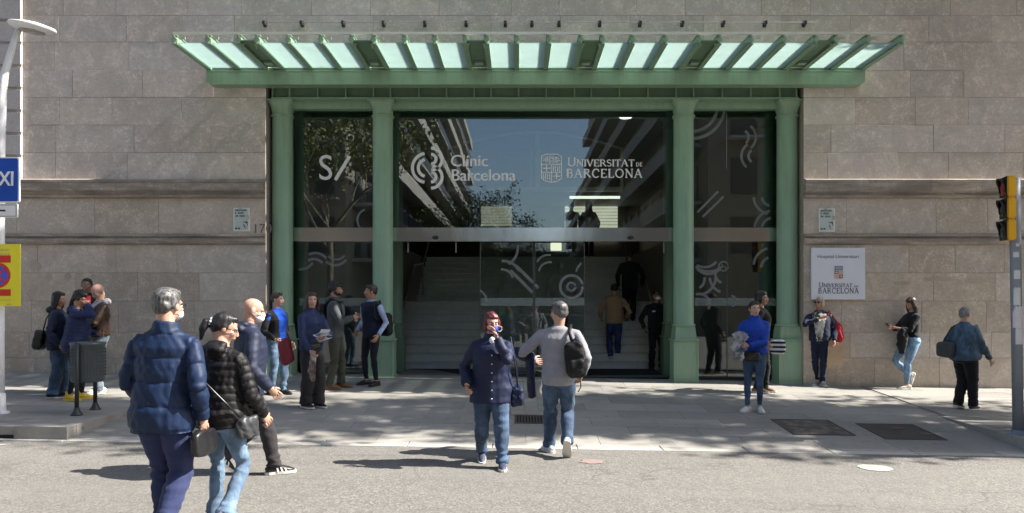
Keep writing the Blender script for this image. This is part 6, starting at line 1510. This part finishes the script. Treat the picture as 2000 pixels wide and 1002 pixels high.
# 18 blond woman with red bag
PAT = cloth('black_white_print', (0.02, 0.02, 0.022), c2=(0.55, 0.55, 0.52))
P = person('blond woman in sunglasses and an open navy jacket by the white plate', 1600, foot=752, H=1.64, head=200, yaw=28, pitch=0, skin='tan', hair=('bob', 'blond'), sex='f', w=1.15, belly=1.15, glasses='sun',
  L=(-.05, .07, 0, 0, -.05, -15), Rt=(.06, -.03, 0, 0, .05, 15), hL=(-.155, .05, .50), hR=(.01, .12, .74), pR=(.9, .1, -.4), top=dict(kind='jacket', mat=NAVY, hem=.505, fit=.022, hood=True, front=(.075, PAT)), under=dict(mat=PAT, z=.49, sl=.2), legs=dict(mat=cloth('navy_trousers', (0.014, 0.020, 0.050)), cut='straight', w=.88), shoes=('sneaker', GSH))
c_ = P.T(-.19, -.06, .60); t, l_ = held('backpack', 'red rucksack hanging behind the blond woman in sunglasses', 'backpack', [ell(c_+V((0, 0, -.01)), (.095, .10, .19)), ell(c_+V((-.03, 0, -.10)), (.08, .09, .10))], cloth('red_cloth', (0.55, 0.018, 0.040), .7), P, c_, wr=.008)
strap(t, l_, [c_+V((.0, 0, .16)), P.T(-.10, -.02, .835), P.T(-.09, .06, .78)], .009, cloth('red_cloth', (0.55, 0.018, 0.040), .7))
q = P.palm[0]; t = empty('paper_bag', wpt(P, q+V((-.03, 0, -.21))), 'brown paper carrier bag in the hand of the blond woman', 'bag', None, P.root.rotation_euler.z)
KR = plain('kraft_paper', (0.50, 0.35, 0.22), 0.8, obj=True)
b = MB(); b.add([(-.12,-.05,-.19),(.12,-.05,-.19),(.12,.05,-.19),(-.12,.05,-.19),(-.125,-.035,.14),(.125,-.035,.14),(.125,.035,.14),(-.125,.035,.14)], [(0,3,2,1),(0,1,5,4),(1,2,6,5),(2,3,7,6),(3,0,4,7)]); b.build('bag_body', KR, t, fix=False)
b = MB()
b.tube([(-.06,-.03,.13),(-.05,-.02,.21),(.05,-.02,.21),(.06,-.03,.13)], .005, 6, (0,1,0)); b.build('handle', KR, t, True)
# 19 woman leaning with phone
P = person('dark haired woman in a black top leaning on the wall and reading her phone', 1772, foot=759, H=1.66, head=262, yaw=-8, pitch=30, skin='tan', hair=('long', 'dark'), sex='f', w=1.18, belly=1.12, lean=-4,
  L=(-.07, .06, 0, 0, -.02, 0), Rt=(.08, -.17, .04, 68, .2), hL=(-.03, .20, .66), hR=(.03, .21, .66), pL=(-.8, -.5, -.8), pR=(.8, -.6, -.8), top=dict(kind='shirt', mat=BLK, hem=.56, fit=.012, sleeve=.80), legs=dict(mat=denim('denim_sky', (0.17, 0.28, 0.41)), cut='slim', w=1.16), shoes=('sneaker', plain('beige_shoe', (0.45, 0.40, 0.34), .6)), curl=(.8, .7))
q = (P.palm[0]+P.palm[1])/2; t = empty('mobile_phone', wpt(P, q+V((0, .05, .03))), 'dark mobile phone in the hands of the leaning woman', 'phone', None, P.root.rotation_euler.z)
b = MB(); b.bbox(-.036, .036, -.004, .004, -.072, .072, .003); b.v = [tuple(Matrix.Rotation(R(-50), 3, 'X') @ V(v)) for v in b.v]; b.build('phone_body', BLACK, t)
q = P.el[0].lerp(P.wr[0], .45)+V((0, 0, -.03)); held('folded_jacket', 'black jacket hanging from the forearm of the woman with the phone', 'jacket', [tub([q+V((0, .0, .03)), q+V((0, .02, -.08)), q+V((0, .03, -.25)), q+V((0, .02, -.40))], [(.07, .07), (.09, .09), (.08, .085), (.05, .05)], 16)], BLK, P, q, wr=.012, kk=26)
# 20 grey haired woman in denim jacket
P = person('elderly woman with short grey hair in a denim jacket and pale scarf walking right', 1884, foot=800, H=1.58, head=62, yaw=6, pitch=4, skin='fair', hair=('short', 'grey'), sex='f', w=1.35, belly=1.5,
  L=(-.08, -.06, 0, 12), Rt=(.08, .08, 0, 0), hL=(-.17, .05, .52), hR=(.16, .13, .50), top=dict(kind='jacket', mat=denim('denim_jacket', (0.060, 0.100, 0.145), 1.5), hem=.49, fit=.024, collar=.5), legs=dict(mat=BLK, cut='straight', w=1.12), shoes=('sneaker', BSH))
soft('scarf', [tub([P.T(0, .0, .825), P.T(0, .01, .86)], [(.075, .07), (.062, .06)], 14), tub([P.T(.05, .09, .83), P.T(.06, .15, .72), P.T(.06, .17, .58), P.T(.05, .165, .50)], [.030, .034, .034, .02], 10)], cloth('pale_scarf', (0.36, 0.36, 0.28), c2=(.2,.22,.16)), P.root, .011, 2, lambda c, nn: .004*wob(c, 50, 3))
c_ = P.T(-.10, -.15, .585); t, l_ = held('shoulder_bag', 'dark grey boxy shoulder bag behind the elderly woman in denim', 'bag', [flatbox(c_, (.13, .07, .12))], plain('slate_fabric', (0.055, 0.058, 0.060), 0.7, obj=True), P, c_, wr=.004)
strap(t, l_, [c_+V((-.05, .02, .11)), P.T(-.10, -.05, .80), P.T(-.07, .0, .835), P.T(-.10, .06, .78), P.T(-.15, .04, .66), c_+V((0, .08, .10))], .010, BLKL)
# 21..24 group behind the litter bin
P = person('woman in a navy puffer and yellow boots holding a pink phone to her ear', 145, foot=781, H=1.62, head=80, yaw=15, pitch=16, skin='olive', hair=('curly', 'black'), sex='f', w=1.22, belly=1.25, lean=5,
  L=(-.09, .06, 0, 0, -.05, -5), Rt=(.09, -.03, 0, 0, .05, 18), hL=(-.10, .15, .60), hR=(.045, .115, .865), pR=(.7, .4, -.8), top=dict(kind='puffer', mat=nylon('navy_puffer', (0.022, 0.034, 0.115)), hem=.44, fit=.030, hood=True, quilt=.055, pamp=.009), legs=dict(mat=BLK, cut='leggings', w=1.05), shoes=('boot', plain('yellow_boot', (0.72, 0.46, 0.03), 0.6), plain('yellow_sole', (0.75, 0.55, 0.10), 0.6)), curl=(.5, .9))
q = P.palm[1]; t = empty('mobile_phone', wpt(P, q+V((-.005, .005, .04))), 'bright pink mobile phone at the ear of the woman in yellow boots', 'phone', None, P.root.rotation_euler.z)
b = MB(); b.bbox(-.006, .006, -.040, .040, -.075, .075, .003); b.build('phone_body', plain('pink_case', (0.75, 0.05, 0.09), 0.4), t)
P = person('dark haired person in navy with jeans and a black bag behind the puffer woman', 113, foot=776, H=1.60, head=70, yaw=20, pitch=10, skin='olive', hair=('long', 'black'), sex='f', w=1.1,
  L=(-.10, .05, 0, 0), Rt=(.10, -.05, 0, 0), hR=(.16, .05, .50), top=dict(kind='jacket', mat=NAVY, hem=.45, fit=.03, hood=True), legs=dict(mat=JM, cut='wide', w=.9), shoes=('flat', BSH, SOLE))
c_ = P.T(-.02, -.15, .545); t, l_ = held('shoulder_bag', 'large black leather bag on the left of the group by the bin', 'bag', [flatbox(c_, (.17, .075, .15), Matrix.Rotation(R(-10), 3, 'X'))], BLKL, P, c_, wr=.008)
strap(t, l_, [c_+V((-.05, .03, .13)), P.T(-.02, -.10, .74), P.T(.06, -.03, .838), P.T(.08, .05, .78)], .010, BLKL)
P = person('bald man in a brown leather jacket over a pale hooded top, head bowed', 196, foot=768, H=1.72, head=222, yaw=-18, pitch=32, skin='fair', hair=('bald', 'dark'), w=1.1,
  L=(-.10, .06, 0, 0, -.1, -10), Rt=(.12, -.03, 0, 0, .1, 18), hL=(-.04, .19, .60), hR=(.05, .19, .60), pL=(-1, -.3, -.4), top=dict(kind='jacket', mat=cloth('brown_leather', (0.060, 0.034, 0.022), 0.38, 0), hem=.52, fit=.026, front=(.07, cloth('pale_hoodie', (0.42, 0.40, 0.42)))), under=dict(mat=cloth('pale_hoodie', (0.42, 0.40, 0.42)), z=.49, sl=.2), legs=dict(mat=JP, cut='straight'), shoes=('sneaker', WSH), curl=(.8, .8))
soft('hood', [tub([P.T(0, -.03, .81), P.T(0, -.035, .85)], [(.105, .085), (.085, .075)], 16), ell(P.T(0, -.065, .83), (.11, .055, .06))], cloth('pale_hoodie', (0.42, 0.40, 0.42)), P.root, .011, 2)
P = person('young man with cropped black hair at the back of the group near the wall', 170, d=12.75, H=1.76, head=168, yaw=-10, skin='brown', hair=('crop', 'black'), hL=(-.15, .04, .50), top=dict(kind='jacket', mat=BLK, hem=.48, collar=.6), legs=dict(mat=BLK, cut='straight'), shoes=('sneaker', BSH), w=.95)
P = person('pedestrian in a bright green jacket across the street, mirrored in the doors', None, H=1.70, xyz=(-0.55, -8.5, gz(0, -8)), head=20, skin='tan', hair=('short', 'dark'), top=dict(kind='jacket', mat=cloth('bright_green', (0.02, 0.42, 0.16)), hem=.48), legs=dict(mat=JM, cut='straight'), shoes=('sneaker', BSH))
